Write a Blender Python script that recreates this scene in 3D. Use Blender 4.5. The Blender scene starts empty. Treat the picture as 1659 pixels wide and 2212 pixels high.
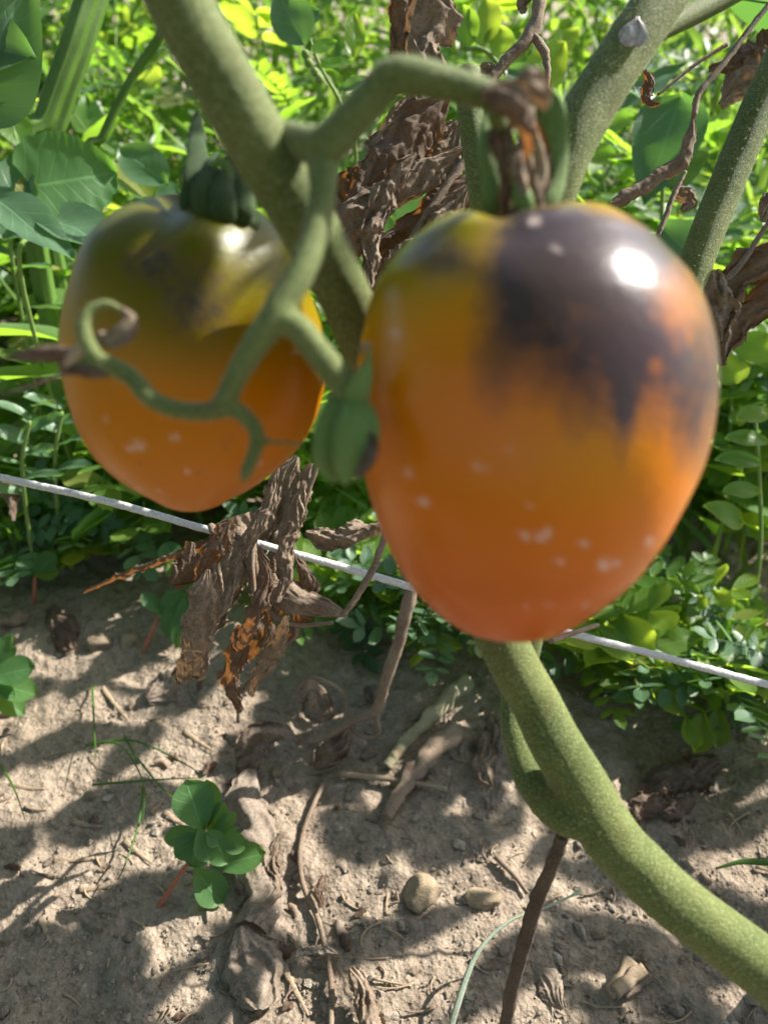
import bpy, math, random
import numpy as np
from mathutils import Vector, Matrix, noise

random.seed(7); rng = np.random.default_rng(7)
sc = bpy.context.scene
COL = sc.collection
R = math.radians

# ------------------------------------------------------------------ camera
PITCH = 34.0
CAM = Vector((0, 0, 0.32))
cd = bpy.data.cameras.new('camera')
cam = bpy.data.objects.new('camera', cd); COL.objects.link(cam)
cam.location = CAM; cam.rotation_euler = (R(90 - PITCH), 0, 0)
cd.sensor_fit = 'VERTICAL'; cd.sensor_height = 5.6; cd.sensor_width = 4.2; cd.lens = 4.2
cd.clip_start = 0.005; cd.clip_end = 200
cd.dof.use_dof = True; cd.dof.focus_distance = 0.255; cd.dof.aperture_fstop = 1.85
sc.camera = cam
# ------------------------------------------------------------------ sky, sun, exposure
SUN = Vector((0.69, 0.36, 0.63)).normalized()
w = bpy.data.worlds.new('World'); sc.world = w; w.use_nodes = True
nt = w.node_tree; bg = nt.nodes['Background']
sky = nt.nodes.new('ShaderNodeTexSky'); sky.sky_type = 'NISHITA'; sky.sun_disc = False
sky.sun_elevation = math.asin(SUN.z); sky.sun_rotation = math.atan2(SUN.x, SUN.y)
nt.links.new(sky.outputs[0], bg.inputs[0]); bg.inputs[1].default_value = 0.085
sky.dust_density = 1.6; sky.air_density = 1.0; sky.ozone_density = 1.0
sl = bpy.data.lights.new('sun', 'SUN'); sl.energy = 5.0; sl.angle = R(0.53); sl.color = (1.0, 0.955, 0.88)
so = bpy.data.objects.new('sun', sl); COL.objects.link(so)
so.rotation_euler = SUN.to_track_quat('Z', 'Y').to_euler(); so.location = (1, 1, 2)
sc.view_settings.view_transform = 'Standard'; sc.view_settings.look = 'None'
sc.view_settings.exposure = 1.4; sc.view_settings.gamma = 1.0
sc.view_settings.use_curve_mapping = False
sc.cycles.use_denoising = True
sc.cycles.max_bounces = 8; sc.cycles.transmission_bounces = 6; sc.cycles.diffuse_bounces = 4

# ------------------------------------------------------------------ pixel helpers (photo shown at 1659 x 2212)
FW = Vector((0, math.cos(R(PITCH)), -math.sin(R(PITCH))))
UP = Vector((0, math.sin(R(PITCH)), math.cos(R(PITCH))))
RT = Vector((1, 0, 0))
def P(px, py, z):
    return CAM + FW * z + RT * ((px / 1659 - .5) * z) + UP * ((.5 - py / 2212) * z * 4 / 3)
def PX(p):
    d = p - CAM; z = d.dot(FW)
    return (d.dot(RT) / z + .5) * 1659, (.5 - d.dot(UP) / z * .75) * 2212, z
def HG(x, y):
    v = Vector((x, y, 0))
    h = .010 * noise.noise(v * 7 + Vector((3, 1, 0))) + .005 * noise.noise(v * 19) 
    h += .0035 * noise.noise(v * 47 + Vector((9, 0, 4)))
    return h + 0.012 * math.exp(-((y - .36) / .09) ** 2) * (1 - min(1, max(0, (x + .02) / .12)))
def PH(px, py, h=0.0):
    """point seen at a pixel, h above the soil"""
    d = P(px, py, 1.0) - CAM; t = (CAM.z - h) / -d.z if d.z < -1e-4 else 3.0
    for _ in range(6):
        p = CAM + d * t
        t = (CAM.z - h - HG(p.x, p.y)) / -d.z
    return CAM + d * t
def PHz(px, py, h=0.0):
    return PX(PH(px, py, h))[2]

# ------------------------------------------------------------------ objects
def new_mesh(name, V, F, smooth=True, uv=None, attrs=None):
    me = bpy.data.meshes.new(name)
    me.from_pydata([tuple(v) for v in V], [], [tuple(f) for f in F]); me.update()
    if smooth and len(me.polygons):
        me.polygons.foreach_set('use_smooth', np.ones(len(me.polygons), bool))
    if uv is not None:
        lay = me.uv_layers.new(name='UVMap')
        li = np.empty(len(me.loops), np.int32); me.loops.foreach_get('vertex_index', li)
        lay.data.foreach_set('uv', np.asarray(uv, np.float32)[li].ravel())
    for k, a in (attrs or {}).items():
        at = me.attributes.new(k, 'FLOAT', 'POINT'); at.data.foreach_set('value', np.asarray(a, np.float32))
    return me
def link(name, me, mat, parent=None, loc=(0, 0, 0)):
    o = bpy.data.objects.new(name, me); COL.objects.link(o)
    if mat is not None and len(me.materials) == 0: me.materials.append(mat)
    o.parent = parent; o.location = loc
    return o
def tag(o, label=None, cat=None, group=None, kind=None):
    for k, v in (('label', label), ('category', cat), ('group', group), ('kind', kind)):
        if v: o[k] = v
    return o
def thing(name, loc, label, cat, group=None):
    o = bpy.data.objects.new(name, None); COL.objects.link(o); o.location = loc; o.empty_display_size = .01
    return tag(o, label, cat, group)
def part(name, V, F, mat, parent, smooth=True, uv=None, attrs=None, kind=None):
    """world-space mesh made a child of an unrotated parent"""
    off = Vector((0, 0, 0)); q = parent
    while q is not None: off += q.location; q = q.parent
    V = [Vector(v) - off for v in V]
    o = link(name, new_mesh(name, V, F, smooth, uv, attrs), mat, parent)
    if kind: o['kind'] = kind
    return o
def solo(name, V, F, mat, label, cat, group=None, kind=None, uv=None, attrs=None, smooth=True, origin=None):
    c = Vector(origin) if origin is not None else Vector(V[0])
    o = link(name, new_mesh(name, [Vector(v) - c for v in V], F, smooth, uv, attrs), mat, None, c)
    return tag(o, label, cat, group, kind)

# ------------------------------------------------------------------ shape helpers
def spline(pts, n):
    """Catmull-Rom through n-tuples"""
    a = np.array([list(p) for p in pts], float)
    if len(a) == 2: return [a[0] + (a[1] - a[0]) * t for t in np.linspace(0, 1, n)]
    a = np.vstack([2 * a[0] - a[1], a, 2 * a[-1] - a[-2]])
    m = len(a) - 3; out = []
    for t in np.linspace(0, m - 1e-6, n):
        i = int(t); f = t - i; p0, p1, p2, p3 = a[i:i + 4]
        out.append(.5 * (2 * p1 + (p2 - p0) * f + (2 * p0 - 5 * p1 + 4 * p2 - p3) * f * f + (3 * p1 - p0 - 3 * p2 + p3) * f ** 3))
    return out
def frames(pts, hint=None):
    n = len(pts); T = []
    for i in range(n):
        t = pts[min(i + 1, n - 1)] - pts[max(i - 1, 0)]
        T.append(t.normalized() if t.length > 1e-9 else Vector((0, 0, 1)))
    out = []; prev = None
    for i in range(n):
        if hint is None:
            s = T[i].cross(CAM - pts[i])
            if s.length < 1e-6: s = T[i].orthogonal()
        else: s = T[i].cross(hint)
        s.normalize()
        if prev is not None and s.dot(prev) < 0: s = -s
        if prev is not None: s = (s + prev * .6); s = (s - T[i] * s.dot(T[i])).normalized()
        prev = s; out.append((T[i], s, T[i].cross(s).normalized()))
    return out
def tube(path, n=None, seg=10, flat=1.0, ridge=0, ridge_amp=0.0, rough=0.0, seed=0, hint=None, twist=0.0, cap=True):
    """path: list of (Vector, radius) -> V, F, uv"""
    n = n or max(6, 6 * len(path))
    S = spline([(*p, r) for p, r in path], n)
    pts = [Vector(s[:3]) for s in S]; rad = [max(1e-5, s[3]) for s in S]
    fr = frames(pts, hint); V = []; F = []; uv = []; L = 0
    for i in range(n):
        T, s, b = fr[i]
        if i: L += (pts[i] - pts[i - 1]).length
        for k in range(seg):
            a = 2 * math.pi * k / seg + twist * L
            rr = rad[i] * (1 + ridge_amp * math.cos(ridge * a))
            if rough: rr *= 1 + rough * noise.noise(Vector((math.cos(a) * 1.3, math.sin(a) * 1.3, L / max(rad[i], 1e-4) * .5 + seed)))
            V.append(pts[i] + s * (math.cos(a) * rr) + b * (math.sin(a) * rr * flat)); uv.append((k / seg, L))
    for i in range(n - 1):
        for k in range(seg):
            k2 = (k + 1) % seg
            F.append((i * seg + k, i * seg + k2, (i + 1) * seg + k2, (i + 1) * seg + k))
    if cap:
        V.append(pts[0]); uv.append((0, 0)); V.append(pts[-1]); uv.append((0, L)); a, b = len(V) - 2, len(V) - 1
        for k in range(seg):
            F.append((a, (k + 1) % seg, k)); F.append((b, (n - 1) * seg + k, (n - 1) * seg + (k + 1) % seg))
    return V, F, uv
def join(*parts):
    V, F, U = [], [], []
    for p in parts:
        o = len(V); V += list(p[0]); F += [tuple(i + o for i in f) for f in p[1]]
        U += list(p[2]) if len(p) > 2 and p[2] is not None else [(0, 0)] * len(p[0])
    return V, F, U
def fuse(V, F, voxel, smooth=6):
    """melt overlapping tubes into one skin"""
    me = new_mesh('tmp', V, F); o = bpy.data.objects.new('tmp', me); COL.objects.link(o)
    m = o.modifiers.new('r', 'REMESH'); m.mode = 'VOXEL'; m.voxel_size = voxel
    s = o.modifiers.new('s', 'SMOOTH'); s.iterations = smooth; s.factor = .5
    bpy.context.view_layer.update()
    dg = bpy.context.evaluated_depsgraph_get(); me2 = o.evaluated_get(dg).to_mesh()
    V2 = [v.co.copy() for v in me2.vertices]; F2 = [tuple(p.vertices) for p in me2.polygons]
    N2 = [v.normal.copy() for v in me2.vertices]
    bpy.data.objects.remove(o); bpy.data.meshes.remove(me)
    return V2, F2, N2
def pxtube(rows, wpx=True, **kw):
    """rows: (px, py, depth, width in px)"""
    return tube([(P(x, y, z), wd / 2 * z / 1659 if wpx else wd) for x, y, z, wd in rows], **kw)
def hairs(V, N, count, length, width, seed, keep=None):
    r = random.Random(seed); HV, HF = [], []
    idx = [i for i in range(len(V)) if keep is None or keep(V[i])]
    for _ in range(count):
        i = r.choice(idx); p = V[i]; n = N[i]
        d = (n + Vector((r.uniform(-.5, .5), r.uniform(-.5, .5), r.uniform(-.5, .5)))).normalized()
        l = length * r.uniform(.4, 1.3); s = d.cross(CAM - p)
        if s.length < 1e-9: continue
        s = s.normalized() * width * .5; p = p + Vector((r.uniform(-1, 1), r.uniform(-1, 1), r.uniform(-1, 1))) * 3e-4
        p = p - n * 2e-4; o = len(HV); HV += [p - s, p + s, p + d * l]; HF.append((o, o + 1, o + 2))
    return HV, HF

def crumple(rows, seed, curl=1.25, amp=.54, nu=28, nv=90, holes=.0, roll=0.0, twist=0.0, ragged=.32):
    """rows: (point, half width m) down the midrib -> sheet folded round it"""
    S = spline([(*p, w_) for p, w_ in rows], nv); pts = [Vector(s[:3]) for s in S]; wd = [max(2e-4, s[3]) for s in S]
    fr = frames(pts); V = []; F = []; U = []; off = Vector((seed * 3.1, seed * 1.7, seed)); wm = max(wd); f1 = 1 / max(wm, .002)
    Lp = [0]
    for i in range(1, nv): Lp.append(Lp[-1] + (pts[i] - pts[i - 1]).length)
    for i in range(nv):
        T, s, b = fr[i]; l = Lp[i] * f1; a = roll + twist * i / nv + .8 * noise.noise(Vector((l * .5, seed, 0)))
        s2 = s * math.cos(a) + b * math.sin(a); b2 = b * math.cos(a) - s * math.sin(a)
        for j in range(nu):
            u = 2 * j / (nu - 1) - 1; sg = 1 if u > 0 else -1
            th = curl * (1 + .9 * noise.noise(Vector((l * .7, seed + sg * 3, 1))))
            e = 1 + ragged * (noise.noise(Vector((l * 1.1, sg * 9, seed))) + .6 * noise.noise(Vector((l * 3.2, sg * 5, seed))) + .4 * noise.noise(Vector((l * 8, sg * 2, seed))))
            w_ = wd[i] * max(.2, e); rr = w_ / max(.3, abs(th)); th = max(.3, abs(th))
            p = pts[i] + s2 * (rr * math.sin(th * u)) + b2 * (rr * (1 - math.cos(th * u)))
            q = Vector((u * 1.5 + .35 * math.sin(l * 1.3 + seed), l * .42, 0)); q2 = Vector((u * 1.2, l * 1.1, 3))
            pl = abs(noise.noise(q * 1.3 + off)) * 1.7 + abs(noise.noise(q * 2.9 + off)) * .55 + .30 * noise.noise(q2 * 2.2 + off) + .12 * noise.noise(q2 * 5 + off) - .5
            d = b2 * pl + noise.noise_vector(q2 * .9 + off) * .35 + noise.noise_vector(q2 * 3 + off) * .10
            V.append(p + d * (amp * min(w_, wm) * (.55 + .45 * abs(u)))); U.append((j / (nu - 1), i / (nv - 1)))
    for i in range(nv - 1):
        for j in range(nu - 1):
            if holes and noise.noise(Vector((i * .22, j * .3, seed * 2.2))) > 1 - holes: continue
            F.append((i * nu + j, i * nu + j + 1, (i + 1) * nu + j + 1, (i + 1) * nu + j))
    return V, F, U
# ------------------------------------------------------------------ materials
def mat(name):
    m = bpy.data.materials.new(name); m.use_nodes = True
    t = m.node_tree; b = t.nodes['Principled BSDF']
    return m, t, b, t.nodes['Material Output']
def N_(t, typ, **kw):
    n = t.nodes.new(typ)
    for k, v in kw.items():
        if k in n.inputs: n.inputs[k].default_value = v
        else: setattr(n, k, v)
    return n
def ramp(t, fac, stops):
    n = t.nodes.new('ShaderNodeValToRGB'); e = n.color_ramp.elements
    while len(e) < len(stops): e.new(.5)
    for el, (p, c) in zip(e, stops): el.position = p; el.color = (*c, 1) if len(c) == 3 else c
    t.links.new(fac, n.inputs[0]); return n.outputs[0]
def mix(t, fac, a, b, mode='MIX'):
    n = t.nodes.new('ShaderNodeMix'); n.data_type = 'RGBA'; n.blend_type = mode
    for s, v in ((0, fac), (6, a), (7, b)):
        if isinstance(v, (int, float)): n.inputs[s].default_value = v
        elif isinstance(v, tuple): n.inputs[s].default_value = (*v, 1)
        else: t.links.new(v, n.inputs[s])
    return n.outputs[2]
def math_(t, op, a, b=0.0, c=None, clamp=False):
    n = t.nodes.new('ShaderNodeMath'); n.operation = op; n.use_clamp = clamp
    for i, v in enumerate((a, b, c)):
        if v is None: continue
        if isinstance(v, (int, float)): n.inputs[i].default_value = v
        else: t.links.new(v, n.inputs[i])
    return n.outputs[0]
def objco(t, scale=(1, 1, 1), out='Object'):
    c = t.nodes.new('ShaderNodeTexCoord'); m = t.nodes.new('ShaderNodeMapping'); m.inputs['Scale'].default_value = scale
    t.links.new(c.outputs[out], m.inputs[0]); return m.outputs[0]
def noi(t, co, scale, detail=4, rough=.6, out=0, dist=0.0):
    n = N_(t, 'ShaderNodeTexNoise', Scale=scale, Detail=detail, Roughness=rough, Distortion=dist)
    t.links.new(co, n.inputs['Vector']); return n.outputs[out]
def bump(t, h, strength, dist, normal=None):
    n = N_(t, 'ShaderNodeBump', Strength=strength, Distance=dist); t.links.new(h, n.inputs['Height'])
    if normal is not None: t.links.new(normal, n.inputs['Normal'])
    return n.outputs[0]

def leaf_material(name, base, base2, trans, tfac=.42, rough=.42, vein=True, sheen=0.0, aged=True):
    m, t, b, out = mat(name)
    oi = t.nodes.new('ShaderNodeObjectInfo'); at = N_(t, 'ShaderNodeAttribute', attribute_name='tint')
    rnd = math_(t, 'FRACT', math_(t, 'ADD', oi.outputs['Random'], at.outputs['Fac']))
    co = objco(t)
    nz = noi(t, co, 180, 3)
    c = mix(t, rnd, base, base2)
    c = mix(t, math_(t, 'MULTIPLY', nz, .5), c, tuple(x * .45 for x in base2))
    if aged: old = ramp(t, rnd, [(.90, (0, 0, 0)), (.96, (.8, .8, .8))])
    if aged: c = mix(t, old, c, (.24, .21, .05))
    spot = ramp(t, noi(t, co, 320, 3, .7), [(.66, (0, 0, 0)), (.72, (.7, .7, .7))]); c = mix(t, spot, c, (.16, .13, .05))
    tc = mix(t, rnd, trans, (trans[0] * .55, trans[1] * .72, trans[2] * .8))
    uvn = t.nodes.new('ShaderNodeTexCoord'); sx = t.nodes.new('ShaderNodeSeparateXYZ'); t.links.new(uvn.outputs['UV'], sx.inputs[0])
    au = math_(t, 'ABSOLUTE', math_(t, 'SUBTRACT', sx.outputs[0], .5))
    if vein:
        mid = math_(t, 'SUBTRACT', 1, math_(t, 'MULTIPLY', au, 28), clamp=True)
        side = math_(t, 'FRACT', math_(t, 'MULTIPLY', math_(t, 'SUBTRACT', sx.outputs[1], math_(t, 'MULTIPLY', au, .55)), 6.5))
        side = math_(t, 'SUBTRACT', 1, math_(t, 'MULTIPLY', math_(t, 'ABSOLUTE', math_(t, 'SUBTRACT', side, .5)), 14), clamp=True)
        v = math_(t, 'MAXIMUM', mid, math_(t, 'MULTIPLY', side, .55))
        c = mix(t, math_(t, 'MULTIPLY', v, .55), c, tuple(min(1, x * 2.2 + .03) for x in base))
        tc = mix(t, math_(t, 'MULTIPLY', v, .35), tc, tuple(x * .6 for x in trans))
        nb = bump(t, math_(t, 'SUBTRACT', math_(t, 'MULTIPLY', nz, .6), v), .35, .0006)
        t.links.new(nb, b.inputs['Normal'])
    t.links.new(c, b.inputs['Base Color']); b.inputs['Roughness'].default_value = rough
    b.inputs['Specular IOR Level'].default_value = .38
    if sheen: b.inputs['Sheen Weight'].default_value = sheen
    tr = t.nodes.new('ShaderNodeBsdfTranslucent'); t.links.new(tc, tr.inputs[0])
    ms = t.nodes.new('ShaderNodeMixShader'); ms.inputs[0].default_value = tfac
    t.links.new(b.outputs[0], ms.inputs[1]); t.links.new(tr.outputs[0], ms.inputs[2]); t.links.new(ms.outputs[0], out.inputs[0])
    return m
M = {}
M['leaf'] = leaf_material('weed_leaf', (.07, .15, .03), (.11, .21, .045), (.50, .78, .05), .5, .44)
M['leaf_blue'] = leaf_material('dull_leaf', (.07, .14, .07), (.10, .18, .10), (.24, .46, .06), .34, .42)
M['leaf_yellow'] = leaf_material('bright_leaf', (.10, .19, .03), (.13, .22, .04), (.66, .82, .06), .55, .42)
M['seedling'] = leaf_material('seedling_leaf', (.065, .155, .045), (.08, .18, .06), (.30, .56, .05), .36, .5, aged=False)
M['grass'] = leaf_material('grass_blade', (.08, .17, .03), (.11, .20, .05), (.40, .60, .07), .42, .4, vein=False)

def stem_material(name, c1, c2, hair=(.23, .26, .11), rough=.7, scale=1.0, sheen=.06):
    m, t, b, out = mat(name); co = objco(t)
    big = noi(t, co, 55 * scale, 3); fine = noi(t, co, 1500 * scale, 4, .75)
    c = mix(t, ramp(t, big, [(.35, (0, 0, 0)), (.65, (1, 1, 1))]), c1, c2)
    c = mix(t, ramp(t, fine, [(.50, (0, 0, 0)), (.68, (.75, .75, .75))]), c, hair)
    c = mix(t, ramp(t, fine, [(.30, (.6, .6, .6)), (.46, (0, 0, 0))]), c, tuple(x * .5 for x in c1))
    scuff = noi(t, objco(t, (1, 1, .45)), 130 * scale, 5, .7)
    c = mix(t, ramp(t, scuff, [(.56, (0, 0, 0)), (.70, (.45, .45, .45))]), c, (c1[0] * 1.35 + .02, c1[1] * .85, c1[2] * .9 + .008))
    t.links.new(c, b.inputs['Base Color']); b.inputs['Roughness'].default_value = rough
    b.inputs['Sheen Weight'].default_value = sheen; b.inputs['Sheen Roughness'].default_value = .4
    b.inputs['Specular IOR Level'].default_value = .3
    n = bump(t, fine, .6, .0006); n = bump(t, big, .3, .0015, n); t.links.new(n, b.inputs['Normal'])
    return m
M['stem'] = stem_material('tomato_stem', (.066, .094, .015), (.116, .138, .030), (.27, .30, .14))
M['truss'] = stem_material('truss_stem', (.085, .118, .026), (.130, .160, .044))
M['sepal'] = stem_material('green_sepal', (.095, .19, .035), (.14, .22, .055))
M['sepal_dark'] = stem_material('dark_sepal', (.022, .052, .010), (.042, .082, .016), (.07, .10, .03))
M['weed_stem'] = stem_material('weed_stem', (.12, .22, .04), (.19, .28, .07), sheen=0)
M['stalk'] = stem_material('ribbed_stalk', (.065, .145, .018), (.095, .19, .028), (.13, .22, .05), .5, sheen=0)
M['twig_dark'] = stem_material('dark_twig', (.055, .038, .027), (.105, .075, .052), (.19, .15, .11), .9, sheen=0)
M['red_stem'] = stem_material('seedling_stem', (.36, .10, .06), (.42, .16, .08), (.5, .25, .16), sheen=0)
M['pale_stalk'] = stem_material('pale_stalk', (.26, .23, .13), (.36, .33, .21), (.42, .38, .28), .9, sheen=0)

m, t, b, out = mat('plant_hair'); b.inputs['Base Color'].default_value = (.36, .38, .24, 1); b.inputs['Roughness'].default_value = .5
tr = t.nodes.new('ShaderNodeBsdfTranslucent'); tr.inputs[0].default_value = (.5, .52, .34, 1)
ms = t.nodes.new('ShaderNodeMixShader'); ms.inputs[0].default_value = .5
t.links.new(b.outputs[0], ms.inputs[1]); t.links.new(tr.outputs[0], ms.inputs[2]); t.links.new(ms.outputs[0], out.inputs[0]); M['hair'] = m

def dry_material(name, c1, c2, trans, tfac=.28, sc_=1.0):
    m, t, b, out = mat(name); co = objco(t)
    a = noi(t, co, 130 * sc_, 5, .65); f = noi(t, co, 900 * sc_, 4, .7)
    w_ = N_(t, 'ShaderNodeTexVoronoi', Scale=330.0 * sc_, feature='DISTANCE_TO_EDGE'); t.links.new(co, w_.inputs['Vector'])
    c = mix(t, ramp(t, a, [(.33, (0, 0, 0)), (.68, (1, 1, 1))]), c1, c2)
    c = mix(t, ramp(t, f, [(.3, (.75, .75, .75)), (.55, (0, 0, 0))]), c, tuple(x * .35 for x in c1))
    t.links.new(c, b.inputs['Base Color']); b.inputs['Roughness'].default_value = .85; b.inputs['Specular IOR Level'].default_value = .2
    h = math_(t, 'ADD', math_(t, 'MULTIPLY', f, .5), math_(t, 'MULTIPLY', w_.outputs[0], -.8))
    t.links.new(bump(t, h, .45, .0006), b.inputs['Normal'])
    tr = t.nodes.new('ShaderNodeBsdfTranslucent'); tr.inputs[0].default_value = (*trans, 1)
    ms = t.nodes.new('ShaderNodeMixShader'); ms.inputs[0].default_value = tfac
    t.links.new(b.outputs[0], ms.inputs[1]); t.links.new(tr.outputs[0], ms.inputs[2]); t.links.new(ms.outputs[0], out.inputs[0])
    return m
M['dry'] = dry_material('dry_leaf', (.15, .108, .076), (.31, .24, .175), (.40, .21, .08), .13)
M['dry_dark'] = dry_material('dark_dry_leaf', (.085, .060, .044), (.20, .15, .11), (.50, .19, .04), .20)
M['dry_grey'] = dry_material('soiled_dry_leaf', (.19, .145, .11), (.33, .27, .21), (.3, .16, .07), .12)
M['twig'] = stem_material('dry_twig', (.13, .088, .058), (.25, .185, .13), (.36, .29, .22), .85, sheen=0)
M['straw'] = stem_material('straw', (.27, .195, .125), (.37, .28, .185), (.42, .34, .25), .9, sheen=0)
M['pale_grass'] = stem_material('pale_grass', (.24, .30, .20), (.32, .37, .27), (.4, .44, .34), .6, sheen=0)

# soil
m, t, b, out = mat('soil'); co = objco(t)
a = noi(t, co, 16, 5, .6); mid = noi(t, co, 150, 6, .68); f = noi(t, co, 1100, 4, .7)
vor = N_(t, 'ShaderNodeTexVoronoi', Scale=520.0); t.links.new(co, vor.inputs['Vector'])
vor2 = N_(t, 'ShaderNodeTexVoronoi', Scale=210.0); t.links.new(co, vor2.inputs['Vector'])
c = mix(t, ramp(t, a, [(.3, (0, 0, 0)), (.7, (1, 1, 1))]), (.265, .210, .160), (.36, .295, .228))
c = mix(t, ramp(t, mid, [(.28, (.7, .7, .7)), (.5, (0, 0, 0))]), c, (.15, .115, .085))
c = mix(t, ramp(t, f, [(.58, (0, 0, 0)), (.75, (.8, .8, .8))]), c, (.47, .395, .30))
g = ramp(t, vor.outputs['Color'], [(.0, (.55, .5, .45)), (1, (1.25, 1.22, 1.18))])
c = mix(t, .45, c, g, 'MULTIPLY')
t.links.new(c, b.inputs['Base Color']); b.inputs['Roughness'].default_value = .95; b.inputs['Specular IOR Level'].default_value = .15
n = bump(t, vor2.outputs['Distance'], .55, .0022)
n = bump(t, vor.outputs['Distance'], .6, .0012, n); n = bump(t, mid, .7, .004, n); n = bump(t, f, .5, .0007, n)
t.links.new(n, b.inputs['Normal']); M['soil'] = m

def stone_material(name, c1, c2):
    m, t, b, out = mat(name); co = objco(t); a = noi(t, co, 260, 4); f = noi(t, co, 1500, 3)
    oi = t.nodes.new('ShaderNodeObjectInfo'); at = N_(t, 'ShaderNodeAttribute', attribute_name='tint')
    c = mix(t, at.outputs['Fac'], c1, c2)
    c = mix(t, ramp(t, a, [(.4, (0, 0, 0)), (.7, (.8, .8, .8))]), c, tuple(x * .55 for x in c1))
    t.links.new(c, b.inputs['Base Color']); b.inputs['Roughness'].default_value = .95; b.inputs['Specular IOR Level'].default_value = .15
    t.links.new(bump(t, f, .9, .0012), b.inputs['Normal']); return m
M['grit'] = stone_material('grit', (.24, .19, .145), (.46, .39, .31))
M['pebble'] = stone_material('tan_pebble', (.34, .26, .17), (.38, .30, .20))
M['pebble_grey'] = stone_material('brown_pebble', (.25, .19, .13), (.30, .24, .17))

# twine
m, t, b, out = mat('twine'); co = objco(t, (1, 1, 1), 'UV')
mp = N_(t, 'ShaderNodeMapping'); mp.inputs['Scale'].default_value = (9, 260, 1); t.links.new(co, mp.inputs[0])
nz = noi(t, mp.outputs[0], 3.0, 3, .7)
t.links.new(ramp(t, nz, [(.3, (.34, .32, .30)), (.62, (.72, .71, .69))]), b.inputs['Base Color']); b.inputs['Roughness'].default_value = .38
t.links.new(bump(t, nz, .5, .0006), b.inputs['Normal']); M['twine'] = m

# tomato skin : pigment maps are per-vertex (purple shoulder, green top, red tip, pale specks)
def skin_material(name, orange, yellow, green, red, purple, gran=.5, rough_=.28, spec_=.27):
    m, t, b, out = mat(name); co = objco(t)
    A = lambda n: N_(t, 'ShaderNodeAttribute', attribute_name=n).outputs['Fac']
    streak = noi(t, objco(t, (420, 420, 90)), 1.0, 4, .65); cloud = noi(t, co, 110, 5, .62); fine = noi(t, co, 700, 3, .6)
    c = mix(t, A('yellow'), orange, yellow); c = mix(t, A('green'), c, green); c = mix(t, A('red'), c, red)
    p = math_(t, 'ADD', A('purple'), math_(t, 'MULTIPLY', math_(t, 'SUBTRACT', streak, .5), .34))
    p = math_(t, 'ADD', p, math_(t, 'MULTIPLY', math_(t, 'SUBTRACT', cloud, .5), .30))
    p = math_(t, 'ADD', p, math_(t, 'MULTIPLY', math_(t, 'SUBTRACT', noi(t, co, 420, 4, .7), .5), gran))
    p = ramp(t, p, [(.10, (0, 0, 0)), (.45, (.55, .55, .55)), (.90, (.97, .97, .97))])
    p = math_(t, 'MULTIPLY', p, ramp(t, A('purple'), [(.02, (0, 0, 0)), (.2, (1, 1, 1))]))
    c = mix(t, p, c, mix(t, ramp(t, p, [(.45, (0, 0, 0)), (.9, (1, 1, 1))]), tuple(min(1, x * f_) for x, f_ in zip(purple, (2.6, 1.8, 1.0))), purple))
    c = mix(t, math_(t, 'MULTIPLY', A('speck'), ramp(t, fine, [(.35, (.35, .35, .35)), (.6, (1, 1, 1))])), c, (.62, .50, .46))
    d = ramp(t, noi(t, co, 260, 2, .5), [(.66, (0, 0, 0)), (.74, (.5, .5, .5))])
    c = mix(t, math_(t, 'MULTIPLY', d, A('scar')), c, (.16, .12, .06))
    t.links.new(c, b.inputs['Base Color'])
    b.inputs['Roughness'].default_value = rough_; b.inputs['Specular IOR Level'].default_value = spec_
    b.inputs['Coat Weight'].default_value = .0; b.inputs['Coat Roughness'].default_value = .32
    b.inputs['Subsurface Weight'].default_value = .12; b.inputs['Subsurface Radius'].default_value = (.012, .005, .0012)
    b.inputs['Subsurface Scale'].default_value = .5
    t.links.new(bump(t, math_(t, 'ADD', math_(t, 'MULTIPLY', cloud, .6), math_(t, 'MULTIPLY', fine, .25)), .22, .0014), b.inputs['Normal'])
    return m
M['skin_a'] = skin_material('ripe_tomato_skin', (.57, .150, .0), (.50, .24, .0), (.20, .17, .0), (.46, .088, .004), (.042, .032, .038))
M['skin_b'] = skin_material('unripe_tomato_skin', (.46, .155, .0), (.27, .17, .0), (.095, .092, .0), (.46, .15, .025), (.05, .042, .034), 1.3, .34, .2)

# ------------------------------------------------------------------ soil sheet
def axis(lo, hi, step, far):
    c = list(np.arange(lo, hi, step)); s = step; a = c[-1]; b_ = c[0]; up, dn = [], []
    while a < far: s *= 1.35; a += s; up.append(a)
    s = step
    while b_ > -far: s *= 1.35; b_ -= s; dn.append(b_)
    return np.array(dn[::-1] + c + up)
xs = axis(-.32, .34, .0019, 60); ys = axis(.06, .62, .0019, 60)
V = []
for y in ys:
    for x in xs:
        if -.36 < x < .38 and .03 < y < .66:
            v = Vector((x, y, 0)); z = HG(x, y)
            q = noise.noise(v * 130); z += .0016 * q + .0011 * noise.noise(v * 260) + .0026 * max(0, noise.noise(v * 75 + Vector((5, 5, 0)))) ** 1.2
        else: z = HG(x, y) if abs(x) < 2 and abs(y) < 3 else 0
        V.append((x, y, z))
nx = len(xs); F = [(j * nx + i, j * nx + i + 1, (j + 1) * nx + i + 1, (j + 1) * nx + i) for j in range(len(ys) - 1) for i in range(nx - 1)]
g = link('ground', new_mesh('ground', V, F), M['soil']); g['kind'] = 'structure'

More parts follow.
